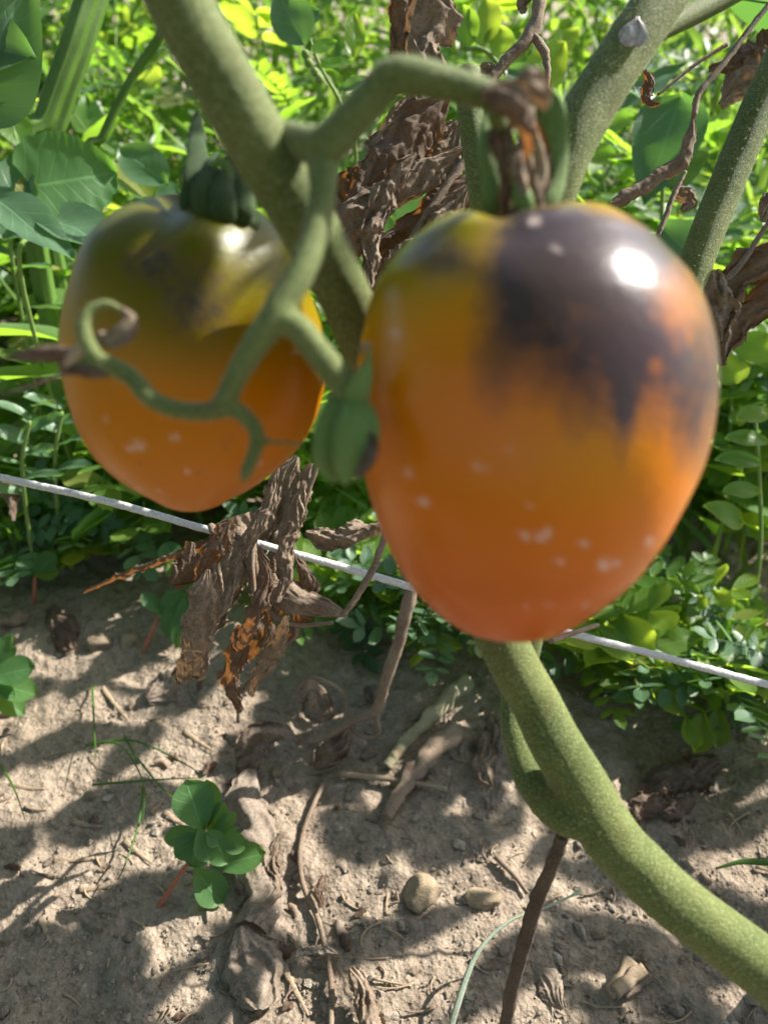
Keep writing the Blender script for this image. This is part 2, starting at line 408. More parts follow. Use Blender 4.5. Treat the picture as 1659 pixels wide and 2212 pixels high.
# ------------------------------------------------------------------ tomatoes
def sstep(a, b, x): return np.clip((x - a) / (b - a), 0, 1) ** 2 * (3 - 2 * np.clip((x - a) / (b - a), 0, 1))
def tomato_body(rows, z0, tilt, dim_c, dim_d, lobes, seed, warp=None):
    """rows (y, left x, right x) of the fruit's outline, top to bottom; depth from its real width"""
    rows = np.array(rows, float); nr, seg = 120, 160
    cy = rows[:, 0].mean(); k = z0 / 1659
    ii = np.linspace(0, 1, nr); src = np.linspace(0, 1, len(rows))
    sp = np.array(spline(rows, nr)); yy, xl, xr = sp[:, 0], sp[:, 1], sp[:, 2]
    mid = (rows[len(rows) // 2, 1] + rows[len(rows) // 2, 2]) / 2
    ycen = (rows[0, 0] + rows[-1, 0]) / 2
    c0 = P(mid, ycen, z0); V = []; L = []
    rings = []
    x0c, x0w = (xl[0] + xr[0]) / 2, (xr[0] - xl[0]) / 2
    for q in np.linspace(.06, .95, 16):     # the hollow round the stalk
        e = q ** 2
        rings.append((yy[0] + dim_d * (1 - e) ** 1.2 - 2 * math.sin(math.pi * e), (dim_c * (1 - q) + x0c * q), x0w * q))
    for i in range(nr): rings.append((yy[i], (xl[i] + xr[i]) / 2, max(.5, (xr[i] - xl[i]) / 2)))
    ct, st = math.cos(R(tilt)), math.sin(R(tilt)); S = .972
    for (y, cx, wd) in rings:
        for s in range(seg):
            a = 2 * math.pi * s / seg
            ca, sa = math.cos(a), math.sin(a)
            f = 1 + lobes * math.cos(5 * a + seed) * max(0, 1 - (y - yy[0]) / 330)
            lx = (cx - mid + ca * wd * f) * S; lz = sa * wd * f * .96 * S
            ly = (ycen - y) * S
            if warp: ly += warp(lx + mid, y, lz)
            n3 = noise.noise(Vector((lx, ly, lz)) * .006 + Vector((seed, 0, 0))) * 3.5
            lx += ca * n3; lz += sa * n3
            yr = ly * ct - (-lz) * 0 * st; 
            up_ = ly * ct + lz * st * 1.0; dep = -ly * st + lz * ct   # tilt: top leans towards the viewer
            V.append(c0 + RT * (lx * k) + UP * (up_ * k) + FW * (dep * k)); L.append((lx, ly, lz))
    n = len(rings); F = []
    for i in range(n - 1):
        for s in range(seg):
            s2 = (s + 1) % seg; F.append((i * seg + s, (i + 1) * seg + s, (i + 1) * seg + s2, i * seg + s2))
    top = len(V); V.append(c0 + RT * ((dim_c - mid) * k * S) + UP * ((ycen - yy[0] - dim_d) * ct * k * S) - FW * ((ycen - yy[0] - dim_d) * st * k * S)); L.append((0, ycen - yy[0] - dim_d, 0))
    bot = len(V); V.append(V[(n - 1) * seg].lerp(V[(n - 1) * seg + seg // 2], .5)); L.append((0, ycen - yy[-1], 0))
    for s in range(seg):
        s2 = (s + 1) % seg; F.append((top, s, s2)); F.append((bot, (n - 1) * seg + s2, (n - 1) * seg + s))
    # nudge the skin until its seen outline has the fruit's measured widths
    Q = np.array([PX(v) for v in V]); T0, T1 = rows[0, 0] - 2, rows[-1, 0] + 2; zc = Q[:, 2].mean()
    for _ in range(3):
        Q[:, 1] = T0 + (Q[:, 1] - Q[:, 1].min()) * (T1 - T0) / (Q[:, 1].max() - Q[:, 1].min())
        eb = np.linspace(T0, T1, 41); cb = (eb[1:] + eb[:-1]) / 2; bi = np.clip(((Q[:, 1] - T0) / (T1 - T0) * 40).astype(int), 0, 39)
        ml = np.array([Q[bi == b_, 0].min() for b_ in range(40)]); mr = np.array([Q[bi == b_, 0].max() for b_ in range(40)])
        tl_, tr2 = np.interp(cb, rows[:, 0], rows[:, 1]), np.interp(cb, rows[:, 0], rows[:, 2])
        u_ = (cb - T0) / (T1 - T0); ok = (u_ > .08) & (u_ < .97)
        pc = np.polyfit(u_[ok], ((tl_ + tr2) / 2 - (ml + mr) / 2)[ok], 5); pw = np.polyfit(u_[ok], ((tr2 - tl_) / (mr - ml))[ok], 6)
        uu = np.clip((Q[:, 1] - T0) / (T1 - T0), .09, .965)
        mc = np.polyval(np.polyfit(u_[ok], ((ml + mr) / 2)[ok], 4), uu)
        Q[:, 0] = mc + (Q[:, 0] - mc) * np.polyval(pw, uu) + np.polyval(pc, uu)
    V = [P(*q) for q in Q]; L = np.array(L); L[:, 0] = Q[:, 0]; L[:, 1] = Q[:, 1]; L[:, 2] = Q[:, 2] - zc
    return V, F, L, c0, V[top]
def specks(L, pts):
    v = np.zeros(len(L))
    for x, y, r_, s in pts:
        d = np.hypot(L[:, 0] - x, L[:, 1] - y); v = np.maximum(v, s * np.clip(1.4 - d / r_, 0, 1) * (L[:, 2] < 0))
    return v
ROWS_A = [(437, 1040, 1330), (461, 950, 1367), (486, 904, 1403), (512, 878, 1429), (563, 837, 1480), (615, 809, 1514), (666, 792, 1534), (718, 780, 1547), (769, 772, 1553), (820, 769, 1554),
          (872, 769, 1551), (923, 772, 1545), (974, 777, 1534), (1026, 784, 1517), (1077, 796, 1495), (1129, 813, 1468), (1180, 835, 1436), (1231, 858, 1403), (1283, 892, 1356), (1334, 936, 1298), (1360, 978, 1246), (1378, 1050, 1160), (1386, 1085, 1115)]
ROWS_B = [(418, 340, 470), (428, 290, 520), (445, 247, 560), (480, 206, 598), (530, 172, 632), (600, 145, 664), (680, 130, 690), (760, 126, 704),
          (820, 131, 706), (880, 146, 696), (940, 170, 668), (1000, 206, 622), (1050, 258, 570), (1085, 322, 500), (1100, 380, 445), (1104, 405, 418)]
ZA, ZB = .134, .168
def warp_a(x, y, lz):
    f = max(0., 1 - max(0, y - 440) / 170) ** 1.5; fr = 1 / (1 + math.exp(lz / 40))
    return f * (-12 * math.exp(-((x - 1075) / 34) ** 2) * fr + 12 * math.exp(-((x - 1290) / 100) ** 2) + 20 * math.exp(-((x - 990) / 60) ** 2) - 6 * math.exp(-((x - 1085) / 60) ** 2))
def warp_b(x, y, lz):
    f = max(0., 1 - max(0, y - 418) / 230) ** 1.3
    return f * (-16 * math.exp(-((x - 395) / 40) ** 2) - 14 * math.exp(-((x - 560) / 36) ** 2)) * (1 / (1 + math.exp(lz / 30)))
V, F, L, CA, TOPA = tomato_body(ROWS_A, ZA, 9, 1085, 46, .02, 1.3, warp_a)
X, Y = L[:, 0], L[:, 1]
yel = .75 * (1 - sstep(520, 860, Y - .25 * (1165 - X))) * (1 - sstep(-60, 330, X - 1165) * .4) + .45 * np.exp(-((X - 1290) / 170) ** 2 - ((Y - 980) / 120) ** 2)
grn = 1.0 * (1 - sstep(470, 700, Y + .35 * (X - 1000))) + .5 * np.exp(-((X - 1540) / 60) ** 2 - ((Y - 800) / 250) ** 2)
red = sstep(980, 1390, Y + .18 * (1165 - X) - 40) * .95
edge = 915 + 25 * np.sin(X / 38) + .18 * (X - 1200) + 80 * np.exp(-((X - 1345) / 28) ** 2)
pur = sstep(980, 1120, X + .10 * (Y - 600)) * (1 - sstep(edge - 205, edge + 85, Y)) * sstep(425, 490, Y + .2 * (1300 - X)) * .88
pur += .30 * np.exp(-((X - 1220) / 190) ** 2 - ((Y - 560) / 70) ** 2) + .28 * np.exp(-((X - 1375) / 50) ** 2 - ((Y - 730) / 110) ** 2)
pur *= 1 - .5 * np.exp(-((X - 1470) / 65) ** 2 - ((Y - 655) / 75) ** 2)
pur = np.maximum(pur, .72 * np.exp(-((X - 950) / 85) ** 2 - ((Y - 550) / 48) ** 2)); pur += .36 * np.exp(-((X - 1490) / 50) ** 2 - ((Y - 950) / 90) ** 2) + .40 * np.exp(-((X - 1352) / 22) ** 2 - ((Y - 890) / 55) ** 2)
pur *= 1 - .45 * np.exp(-((X - 1413) / 16) ** 2 - ((Y - 790) / 22) ** 2)
sp_ = specks(np.stack([X - 1165, 912 - Y, L[:, 2]], 1), [(-35, -245, 9, .8), (5, -250, 10, .9), (15, -238, 8, .8), (95, -262, 9, .8), (42, -300, 8, .8), (140, -308, 13, .9), (165, -305, 9, .6), (238, -258, 9, .8),
                 (-250, -172, 11, .7), (-130, -95, 12, .5), (-285, -110, 12, .4), (-20, -180, 6, .4), (-70, -60, 7, .3), (100, -395, 7, .5), (20, -395, 6, .5), (-30, -400, 6, .4), (120, -400, 5, .4),
                 (-310, 190, 16, .35), (40, 375, 8, .9), (-12, 435, 12, .9)])
A_ = thing('tomato', V[-1], 'big orange tomato with glossy dark purple shoulder, its upright calyx half dried', 'tomato', 'ripening tomatoes on the vine')
part('fruit', V, F, M['skin_a'], A_, attrs=dict(yellow=yel, green=np.clip(grn, 0, 1), red=red, purple=np.clip(pur, 0, 1), speck=sp_, scar=np.exp(-((X - 1025) / 18) ** 2 - ((Y - 1318) / 9) ** 2) * 3))
V, F, L, CB, TOPB = tomato_body(ROWS_B, ZB, 33, 478, 30, .03, .4, warp_b)
# pigment follows the turned fruit: place along its tilted height
ct, st = math.cos(R(33)), math.sin(R(33))
X, Y = L[:, 0], L[:, 1]
yel = .9 * (1 - sstep(640, 900, Y))
grn = 1.0 * (1 - sstep(560, 850, Y - .1 * (X - 400) + 40 * np.sin(X / 90))) * (1 - .5 * np.exp(-((X - 600) / 90) ** 2 - ((Y - 850) / 200) ** 2))
red = sstep(930, 1100, Y) * .6
front = (L[:, 2] < .008)
pur = (.7 * np.exp(-((X - 325) / 70) ** 2 - ((Y - 570) / 50) ** 2) + .75 * np.exp(-((X - 430) / 75) ** 2 - ((Y - 665) / 55) ** 2) + .25 * np.exp(-((X - 470) / 100) ** 2 - ((Y - 580) / 50) ** 2)) * front
sp_ = specks(np.stack([X, -Y, L[:, 2]], 1), [(300, -962, 13, .6), (282, -968, 9, .5), (378, -945, 9, .6), (405, -1020, 7, .5), (300, -1060, 8, .4), (560, -1000, 7, .4), (230, -905, 8, .3), (640, -760, 8, .6), (345, -1060, 5, .4)])
B_ = thing('tomato', V[-1], 'smaller tomato ripening from olive green to orange behind the curling fuzzy truss', 'tomato', 'ripening tomatoes on the vine')
part('fruit', V, F, M['skin_b'], B_, attrs=dict(yellow=yel, green=np.clip(grn, 0, 1), red=red, purple=np.clip(pur, 0, 1), speck=sp_, scar=sstep(900, 1000, Y) * .9))

def sepal(parent, rows, mt, flat=.28, name='sepal', rough=.12, seed=0, ws=1.0):
    rows = [(x, y, z, w_ * ws) for x, y, z, w_ in rows]
    V, F, U = pxtube(rows, seg=12, flat=flat, rough=rough, seed=seed, n=26)
    return part(name, V, F, mt, parent, uv=U)
zt = PX(TOPA)[2]
for rows, mt, fl in [
    ([(1072, 484, zt, 20), (1064, 440, zt - .003, 44), (1062, 380, zt - .004, 46), (1052, 300, zt - .003, 40), (1058, 240, zt - .001, 24), (1075, 200, zt, 8)], 'sepal', .4),
    ([(1160, 468, zt - .001, 26), (1192, 435, zt - .002, 34), (1210, 370, zt - .001, 30), (1204, 290, zt, 44), (1184, 225, zt, 58), (1150, 184, zt, 22)], 'sepal', .2),
    ([(1110, 478, zt - .002, 26), (1122, 440, zt - .006, 40), (1110, 370, zt - .007, 28), (1098, 300, zt - .006, 22), (1108, 230, zt - .005, 24), (1125, 188, zt - .004, 8)], 'dry', .4),
    ([(1135, 472, zt - .002, 30), (1155, 430, zt - .005, 36), (1142, 360, zt - .006, 26), (1130, 280, zt - .007, 30), (1112, 215, zt - .006, 34), (1080, 190, zt - .004, 10)], 'dry', .3),
    ([(1150, 466, zt + .003, 26), (1178, 400, zt + .003, 26), (1180, 330, zt + .003, 22), (1158, 260, zt + .003, 34), (1120, 195, zt + .002, 20)], 'dry_dark', .3),
    ([(1095, 480, zt - .003, 20), (1092, 420, zt - .006, 26), (1080, 350, zt - .007, 18), (1070, 280, zt - .006, 24), (1085, 225, zt - .006, 20), (1110, 205, zt - .006, 8)], 'dry_dark', .4),
    ([(1040, 205, .1128, 20), (1085, 192, .1125, 50), (1128, 195, .1125, 56), (1165, 208, .114, 40), (1180, 240, .116, 10)], 'dry', .45),
    ([(1060, 230, .1126, 24), (1090, 222, .112, 50), (1125, 245, .1125, 44), (1138, 300, .114, 28), (1132, 350, .116, 8)], 'dry_dark', .4),
    ([(1125, 470, zt - .004, 30), (1130, 440, zt - .008, 44), (1120, 400, zt - .008, 28), (1112, 360, zt - .007, 6)], 'sepal', .5),
    ([(1100, 470, zt - .005, 20), (1128, 420, zt - .009, 30), (1122, 350, zt - .009, 26), (1138, 290, zt - .008, 30), (1150, 225, zt - .007, 12)], 'dry', .4),
    ([(1165, 420, zt - .004, 10), (1172, 370, zt - .004, 22), (1160, 310, zt - .004, 20), (1150, 270, zt - .004, 6)], 'straw', .4)]:
    if 'dry' in mt:
        V, F, U = crumple([(P(x, y, z), max(6, w_) * .85 * z / 1659) for x, y, z, w_ in rows], rows[0][0] * .37, curl=1.5, nu=16, nv=50, amp=.6); o = part('sepal', V, F, M[mt], A_, uv=U)
    else: o = sepal(A_, rows, M[mt], fl, rough=.16, seed=rows[0][0], ws=1.0)
    if 'dry' in mt: o['label'] = 'shrivelled brown sepal'
zt2 = PX(TOPB)[2]
for rows, mt in [
    ([(445, 492, zt2 - .001, 26), (424, 455, zt2 - .004, 46), (418, 395, zt2 - .005, 46), (426, 320, zt2 - .003, 36), (426, 270, zt2, 24), (430, 236, zt2, 5)], 'sepal_dark'),
    ([(466, 503, zt2 - .003, 30), (450, 465, zt2 - .008, 48), (444, 410, zt2 - .009, 44), (456, 360, zt2 - .007, 28), (472, 330, zt2 - .004, 6)], 'sepal_dark'),
    ([(488, 506, zt2 - .004, 32), (482, 462, zt2 - .009, 50), (480, 410, zt2 - .009, 42), (494, 368, zt2 - .006, 26), (478, 345, zt2 - .006, 5)], 'sepal_dark'),
    ([(510, 502, zt2 - .003, 30), (522, 458, zt2 - .007, 46), (520, 405, zt2 - .006, 40), (500, 360, zt2 - .004, 26), (470, 352, zt2 - .006, 5)], 'sepal_dark'),
    ([(522, 498, zt2 - .002, 24), (545, 488, zt2 - .004, 26), (562, 462, zt2 - .003, 6)], 'sepal_dark'),
    ([(455, 360, zt2 - .008, 5), (475, 352, zt2 - .0085, 16), (492, 362, zt2 - .0085, 14), (498, 385, zt2 - .0085, 4)], 'sepal')]:
    sepal(B_, rows, M[mt], .35, rough=.25, seed=rows[0][1], ws=1.2)
V, F, U = pxtube([(478, 490, zt2, 36), (485, 400, zt2, 34), (520, 310, .15, 36), (560, 290, .137, 40)], seg=12); part('pedicel', V, F, M['sepal_dark'], B_, uv=U)
V, F, U = pxtube([(1085, 492, zt + .001, 34), (1092, 400, zt, 34), (1085, 300, zt - .001, 36), (1070, 235, .1165, 44)], seg=12); part('pedicel', V, F, M['truss'], A_, uv=U)

# ------------------------------------------------------------------ tomato plant : stems, truss, dry leaves
base = PH(1900, 2300); base.z = HG(base.x, base.y)
PL = thing('tomato_plant', base, 'hairy green tomato vine with thick stems, curling fruit truss and withered brown leaves', 'plant')
b0 = Vector((.22, .18, -.005))
main = [(P(190, -380, .112), .0050), (P(385, 0, .118), .0051), (P(480, 170, .121), .0052), (P(575, 335, .125), .0053), (P(672, 500, .134), .0053), (P(745, 640, .147), .0052),
        (P(850, 860, .170), .0058), (P(960, 1110, .186), .0060), (P(1087, 1390, .193), .0062), (P(1155, 1515, .193), .0063), (P(1197, 1600, .192), .0066), (P(1256, 1698, .192), .0069), (P(1318, 1806, .191), .0073), (P(1400, 1893, .190), .0071), (P(1492, 1973, .189), .0070),
        (P(1659, 2100, .190), .0073), (P(1840, 2250, .205), .0078), (b0 + Vector((-.035, -.02, .03)), .0085), (b0, .0090)]
mV = tube(main, n=150, seg=20, rough=.05)
shoot = [(P(1290, 1775, .192), .0040), (P(1225, 1755, .193), .0058), (P(1160, 1695, .201), .0052), (P(1126, 1610, .211), .0047), (P(1114, 1530, .218), .0046), (P(1122, 1450, .219), .0048), (P(1140, 1300, .215), .0054), (P(1150, 900, .214), .0055), (P(1168, 560, .205), .0062), (P(1205, 370, .199), .0069),
         (P(1290, 205, .198), .0066), (P(1425, 0, .199), .0066), (P(1560, -200, .205), .0064), (P(1800, -520, .22), .006)]
sV = tube(shoot, n=150, seg=18, rough=.04)
V, F, NN = fuse(*join(mV, sV)[:2], .0007, 10)
st_ = part('stem', V, F, M['stem'], PL)
HV, HF = hairs(V, NN, 34000, .0008, .00006, 3, keep=lambda p: PX(p)[2] > .05 and -100 < PX(p)[0] < 1760 and -100 < PX(p)[1] < 2300)
part('stem_hair', HV, HF, M['hair'], st_, smooth=False, kind='stuff')
V, F, U = pxtube([(1012, 150, .205, 50), (1015, 240, .205, 56), (1030, 330, .206, 60), (1046, 450, .207, 62), (1060, 620, .21, 60), (1110, 900, .213, 60)], seg=16)
pt = part('petiole', V, F, M['stem'], PL, uv=U)
V, F, U = pxtube([(1900, -250, .25, 78), (1750, 0, .25, 78), (1655, 195, .25, 76), (1580, 370, .25, 74), (1505, 560, .25, 72), (1440, 740, .25, 70), (1330, 1050, .235, 66), (1180, 1330, .218, 60)], seg=16, n=60, rough=.04)
sd = part('side_branch', V, F, M['stem'], PL, uv=U)
NV = [None] * len(V)
me = sd.data; off = base
HV, HF = hairs([v.co + off for v in me.vertices], [v.normal for v in me.vertices], 5000, .0010, .00005, 5)
part('branch_hair', HV, HF, M['hair'], sd, smooth=False, kind='stuff')
V, F, U = pxtube([(1310, 120, .27, 44), (1420, 66, .29, 46), (1520, 18, .30, 46), (1660, -60, .31, 44), (1800, -150, .32, 40)], seg=12); part('petiole', V, F, M['stem'], PL, uv=U)

truss = join(
    pxtube([(560, 290, .129, 60), (610, 292, .126, 62), (660, 308, .121, 74), (700, 318, .118, 88), (745, 275, .117, 80), (800, 215, .116, 76), (845, 168, .115, 80), (895, 165, .1145, 78), (960, 178, .115, 72), (1020, 195, .1155, 66), (1080, 215, .116, 58), (1095, 240, .117, 30)], seg=18, n=80),
    pxtube([(690, 310, .119, 70), (694, 350, .118, 66), (697, 420, .117, 60), (680, 510, .1155, 60), (650, 590, .114, 62), (612, 650, .1135, 64), (590, 690, .1135, 68), (545, 755, .114, 58), (510, 815, .115, 50), (480, 880, .116, 50)], seg=18, n=70),
    pxtube([(590, 690, .1135, 62), (640, 705, .1135, 60), (690, 765, .114, 62), (730, 815, .115, 66), (760, 850, .116, 70)], seg=18, n=36),
    pxtube([(490, 872, .116, 44), (470, 885, .116, 44), (420, 890, .1165, 40), (360, 878, .117, 40), (320, 855, .117, 42), (285, 815, .1175, 40), (240, 790, .118, 42), (200, 782, .119, 40), (150, 790, .1195, 30)], seg=16, n=60),
    pxtube([(490, 878, .116, 40), (520, 892, .1165, 38), (548, 920, .117, 36), (556, 955, .1175, 34), (545, 990, .118, 32), (532, 1020, .1185, 30), (524, 1042, .119, 14)], seg=14, n=40),
    pxtube([(552, 950, .1175, 14), (590, 955, .1185, 14), (632, 957, .119, 12), (660, 962, .1195, 10)], seg=8, n=20),
    pxtube([(215, 785, .1185, 40), (188, 740, .118, 38), (182, 700, .1178, 34), (198, 668, .1178, 26), (232, 655, .118, 20), (262, 668, .1185, 16)], seg=12, n=30))
V, F, NN = fuse(truss[0], truss[1], .0004, 12)
tr_ = part('fruit_truss', V, F, M['truss'], PL)
HV, HF = hairs(V, NN, 14000, .0006, .00006, 8)
part('truss_hair', HV, HF, M['hair'], tr_, smooth=False, kind='stuff')
# withered ends of the truss
for rows, mt, fl in [
    ([(262, 668, .1185, 16), (282, 690, .1188, 30), (268, 722, .119, 44), (235, 735, .1195, 40), (212, 722, .12, 20)], 'dry', .5),
    ([(215, 785, .1188, 44), (160, 770, .1195, 40), (100, 765, .1205, 36), (50, 768, .121, 22), (15, 772, .1215, 6)], 'dry_dark', .5),
    ([(230, 795, .1182, 44), (190, 800, .1185, 34), (150, 798, .119, 22), (128, 790, .1195, 8)], 'dry_dark', .6),
    ([(195, 745, .1175, 26), (165, 765, .1178, 30), (140, 790, .118, 12)], 'straw', .5),
    ([(180, 790, .12, 18), (120, 815, .1215, 10), (60, 835, .123, 7), (0, 855, .124, 4)], 'twig', 1)]:
    sepal(tr_, rows, M[mt], fl, 'withered_bud', .3, rows[0][0])
# the empty green calyx pressed against the big fruit
CX = [([(760, 890, .1155, 30), (772, 850, .1135, 56), (786, 812, .1125, 40), (795, 780, .1125, 18), (800, 752, .1125, 3)], 'sepal', .3),
      ([(745, 845, .1165, 50), (726, 905, .1155, 72), (706, 965, .115, 66), (708, 1015, .115, 40), (728, 1042, .115, 6)], 'sepal', .45),
      ([(765, 850, .1155, 56), (766, 910, .113, 84), (758, 970, .1122, 82), (748, 1020, .1124, 52), (744, 1048, .113, 6)], 'sepal', .4),
      ([(786, 870, .1145, 30), (798, 920, .1125, 44), (796, 970, .1115, 40), (780, 1015, .1118, 26), (765, 1040, .1125, 5)], 'sepal', .35),
      ([(800, 930, .1118, 10), (806, 962, .1108, 26), (795, 995, .1106, 30), (778, 1022, .111, 18), (768, 1034, .1115, 5)], 'dry_dark', .35),
      ([(800, 760, .1127, 6), (794, 745, .1127, 14), (784, 752, .1128, 12), (780, 768, .113, 4)], 'dry', .4),
      ([(720, 900, .118, 30), (690, 930, .119, 20), (680, 960, .12, 8)], 'sepal_dark', .4)]
for rows, mt, fl in CX: sepal(tr_, rows, M[mt], fl, 'sepal', .14, rows[0][1])

# ------------------------------------------------------------------ crumpled dry leaves
def dry_px(rows, seed, mt='dry', parent=PL, name='dry_leaf', **kw):
    V, F, U = crumple([(P(x, y, z), wd * .58 * z / 1659) for x, y, z, wd in rows], seed, **kw)
    return part(name, V, F, M[mt], parent, uv=U)
Z = .27
for rows, sd_, mt, kw in [
    ([(925, -60, Z, 60), (920, 20, Z, 120), (915, 90, Z, 110), (930, 160, Z, 110), (915, 220, Z, 70)], 1, 'dry', {}),
    ([(880, -40, Z + .01, 30), (868, 30, Z + .01, 70), (868, 90, Z + .01, 60), (880, 130, Z + .01, 20)], 2, 'dry_dark', {}),
    ([(965, 205, Z, 30), (920, 250, Z, 110), (880, 310, Z, 120), (845, 370, Z, 110), (800, 420, Z, 60), (765, 470, Z, 20)], 3, 'dry_dark', {}),
    ([(1000, 320, Z - .01, 16), (950, 350, Z - .01, 60), (890, 400, Z - .01, 80), (830, 440, Z - .01, 90), (770, 480, Z - .01, 110), (735, 530, Z - .01, 50)], 4, 'dry', {}),
    ([(790, 370, Z + .01, 40), (765, 400, Z + .01, 90), (755, 440, Z + .01, 90), (740, 500, Z + .01, 40)], 5, 'dry_dark', dict(curl=.7)),
    ([(1040, 370, Z, 30), (980, 440, Z, 100), (920, 500, Z, 140), (860, 570, Z, 150), (820, 640, Z, 120), (790, 720, Z, 50)], 6, 'dry_dark', {}),
    ([(1010, 400, Z - .012, 20), (960, 460, Z - .012, 70), (905, 530, Z - .012, 80), (850, 600, Z - .012, 70), (800, 690, Z - .012, 30)], 7, 'dry', {}),
    ([(985, 260, Z + .02, 20), (960, 310, Z + .02, 60), (930, 350, Z + .02, 70), (900, 380, Z + .02, 20)], 8, 'dry', dict(curl=.6)),
    # below the small fruit
    ([(640, 985, Z, 20), (615, 1040, Z, 60), (590, 1100, Z, 62), (560, 1160, Z, 60), (545, 1230, Z, 50), (560, 1300, Z, 30)], 9, 'dry', {}),
    ([(672, 1000, Z, 14), (650, 1060, Z, 50), (630, 1120, Z, 56), (600, 1190, Z, 40), (585, 1260, Z, 36), (592, 1330, Z, 20)], 10, 'dry', {}),
    ([(520, 1110, Z, 110), (530, 1150, Z, 120), (500, 1210, Z, 100), (470, 1280, Z, 110), (440, 1350, Z, 90), (420, 1420, Z + .02, 70), (380, 1470, Z + .04, 40)], 11, 'dry', {}),
    ([(600, 1150, Z + .01, 20), (600, 1220, Z + .01, 70), (580, 1300, Z + .01, 70), (560, 1370, Z + .02, 60), (520, 1430, Z + .03, 40)], 12, 'dry_dark', {}),
    ([(545, 1290, Z - .01, 30), (610, 1285, Z - .01, 66), (670, 1300, Z - .01, 56), (720, 1318, Z - .01, 30), (752, 1330, Z - .01, 6)], 13, 'dry', dict(curl=1.0, amp=.22)),
    ([(660, 1150, Z, 16), (700, 1165, Z, 60), (750, 1160, Z, 70), (800, 1150, Z, 60), (830, 1130, Z, 30)], 14, 'dry', dict(curl=1.7)),
    ([(480, 1150, Z, 14), (420, 1185, Z + .01, 30), (340, 1215, Z + .03, 22), (270, 1240, Z + .05, 22), (180, 1280, Z + .08, 8)], 15, 'dry_dark', dict(curl=2.0)),
    ([(410, 1170, Z, 20), (405, 1210, Z, 46), (395, 1240, Z, 50), (370, 1260, Z, 14)], 16, 'dry_dark', dict(curl=.8)),
    ([(600, 1010, Z, 10), (580, 1080, Z, 36), (555, 1140, Z, 40), (520, 1200, Z, 30), (500, 1270, Z, 34), (480, 1330, Z, 12)], 61, 'dry', {}),
    ([(560, 1180, Z, 10), (575, 1250, Z, 40), (555, 1320, Z, 44), (530, 1380, Z + .01, 40), (500, 1450, Z + .03, 14)], 62, 'dry_dark', {}),
    ([(620, 1330, Z, 10), (600, 1390, Z + .01, 40), (570, 1440, Z + .03, 46), (540, 1500, Z + .05, 14)], 63, 'dry', {}),
    ([(450, 1230, Z - .008, 10), (440, 1300, Z - .006, 60), (430, 1380, Z, 66), (400, 1450, Z + .02, 40), (385, 1480, Z + .03, 12)], 64, 'dry', dict(curl=.8)),
    ([(1000, 240, Z + .01, 10), (985, 330, Z + .01, 50), (960, 420, Z + .01, 60), (940, 520, Z + .01, 30)], 65, 'dry', {}),
    ([(900, 330, Z - .015, 10), (850, 390, Z - .015, 60), (815, 460, Z - .015, 60), (800, 540, Z - .015, 50), (800, 620, Z - .015, 16)], 66, 'dry', {}),
    ([(655, 1040, Z + .006, 10), (640, 1110, Z + .006, 44), (620, 1170, Z + .006, 50), (615, 1240, Z + .006, 40), (600, 1300, Z + .006, 16)], 67, 'dry', {}),
    ([(500, 1130, Z - .004, 30), (470, 1180, Z - .004, 60), (440, 1240, Z, 46), (420, 1290, Z, 14)], 68, 'dry_dark', {}),
    ([(640, 1200, Z + .02, 10), (665, 1260, Z + .02, 46), (650, 1330, Z + .025, 46), (620, 1390, Z + .035, 20)], 69, 'dry_dark', {}),
    ([(520, 1350, Z + .02, 14), (510, 1410, Z + .03, 50), (500, 1470, Z + .045, 50), (520, 1540, Z + .06, 16)], 70, 'dry_dark', {}),
    ([(720, 420, Z, 10), (735, 480, Z, 60), (750, 540, Z, 80), (760, 610, Z, 60), (780, 680, Z, 20)], 71, 'dry_dark', {}),
    ([(880, 210, Z + .012, 20), (850, 290, Z + .012, 80), (820, 350, Z + .012, 80), (780, 400, Z + .012, 30)], 72, 'dry', {}),
    # right-hand side
    ([(1500, 230, .29, 12), (1490, 300, .29, 44), (1450, 360, .29, 60), (1400, 400, .29, 60), (1350, 425, .29, 56), (1320, 440, .29, 20)], 17, 'dry', dict(curl=2.2, amp=.22)),
    ([(1605, 95, .30, 30), (1620, 140, .30, 90), (1590, 185, .30, 60), (1555, 230, .30, 16)], 18, 'dry', dict(curl=.8)),
    ([(1659, 60, .30, 40), (1650, 110, .30, 80), (1600, 130, .30, 40), (1530, 150, .30, 12)], 19, 'dry_dark', {}),
    ([(1700, 520, .28, 40), (1640, 570, .28, 90), (1580, 610, .28, 90), (1530, 640, .28, 60), (1500, 660, .28, 20)], 20, 'dry_dark', {}),
    ([(1700, 590, .27, 40), (1640, 660, .27, 80), (1580, 700, .27, 90), (1555, 760, .27, 50), (1560, 790, .27, 20)], 21, 'dry_dark', {}),
    ([(1520, 590, .27, 60), (1535, 650, .27, 100), (1545, 700, .27, 70), (1550, 740, .27, 20)], 22, 'dry', dict(curl=1.0)),
    ([(1450, 415, .28, 10), (1475, 420, .28, 36), (1490, 440, .28, 30), (1470, 455, .28, 8)], 23, 'dry', {}),
    ([(1390, 150, .27, 14), (1400, 180, .27, 30), (1395, 215, .27, 26), (1425, 225, .27, 8)], 24, 'dry_dark', {}),
    ([(1700, 400, .26, 50), (1660, 430, .26, 40), (1650, 480, .26, 14)], 25, 'dry', {}),
    ([(1030, 160, .24, 8), (1050, 150, .24, 30), (1070, 155, .24, 20), (1085, 145, .24, 8)], 26, 'dry', {}),
    ([(1150, -30, .24, 30), (1128, 5, .24, 30), (1130, 30, .24, 8)], 27, 'dry', {}),
    ]: dry_px([(x, y, z + (.026 if 9 <= sd_ <= 16 else 0), w_) for x, y, z, w_ in rows], sd_, mt, **kw)
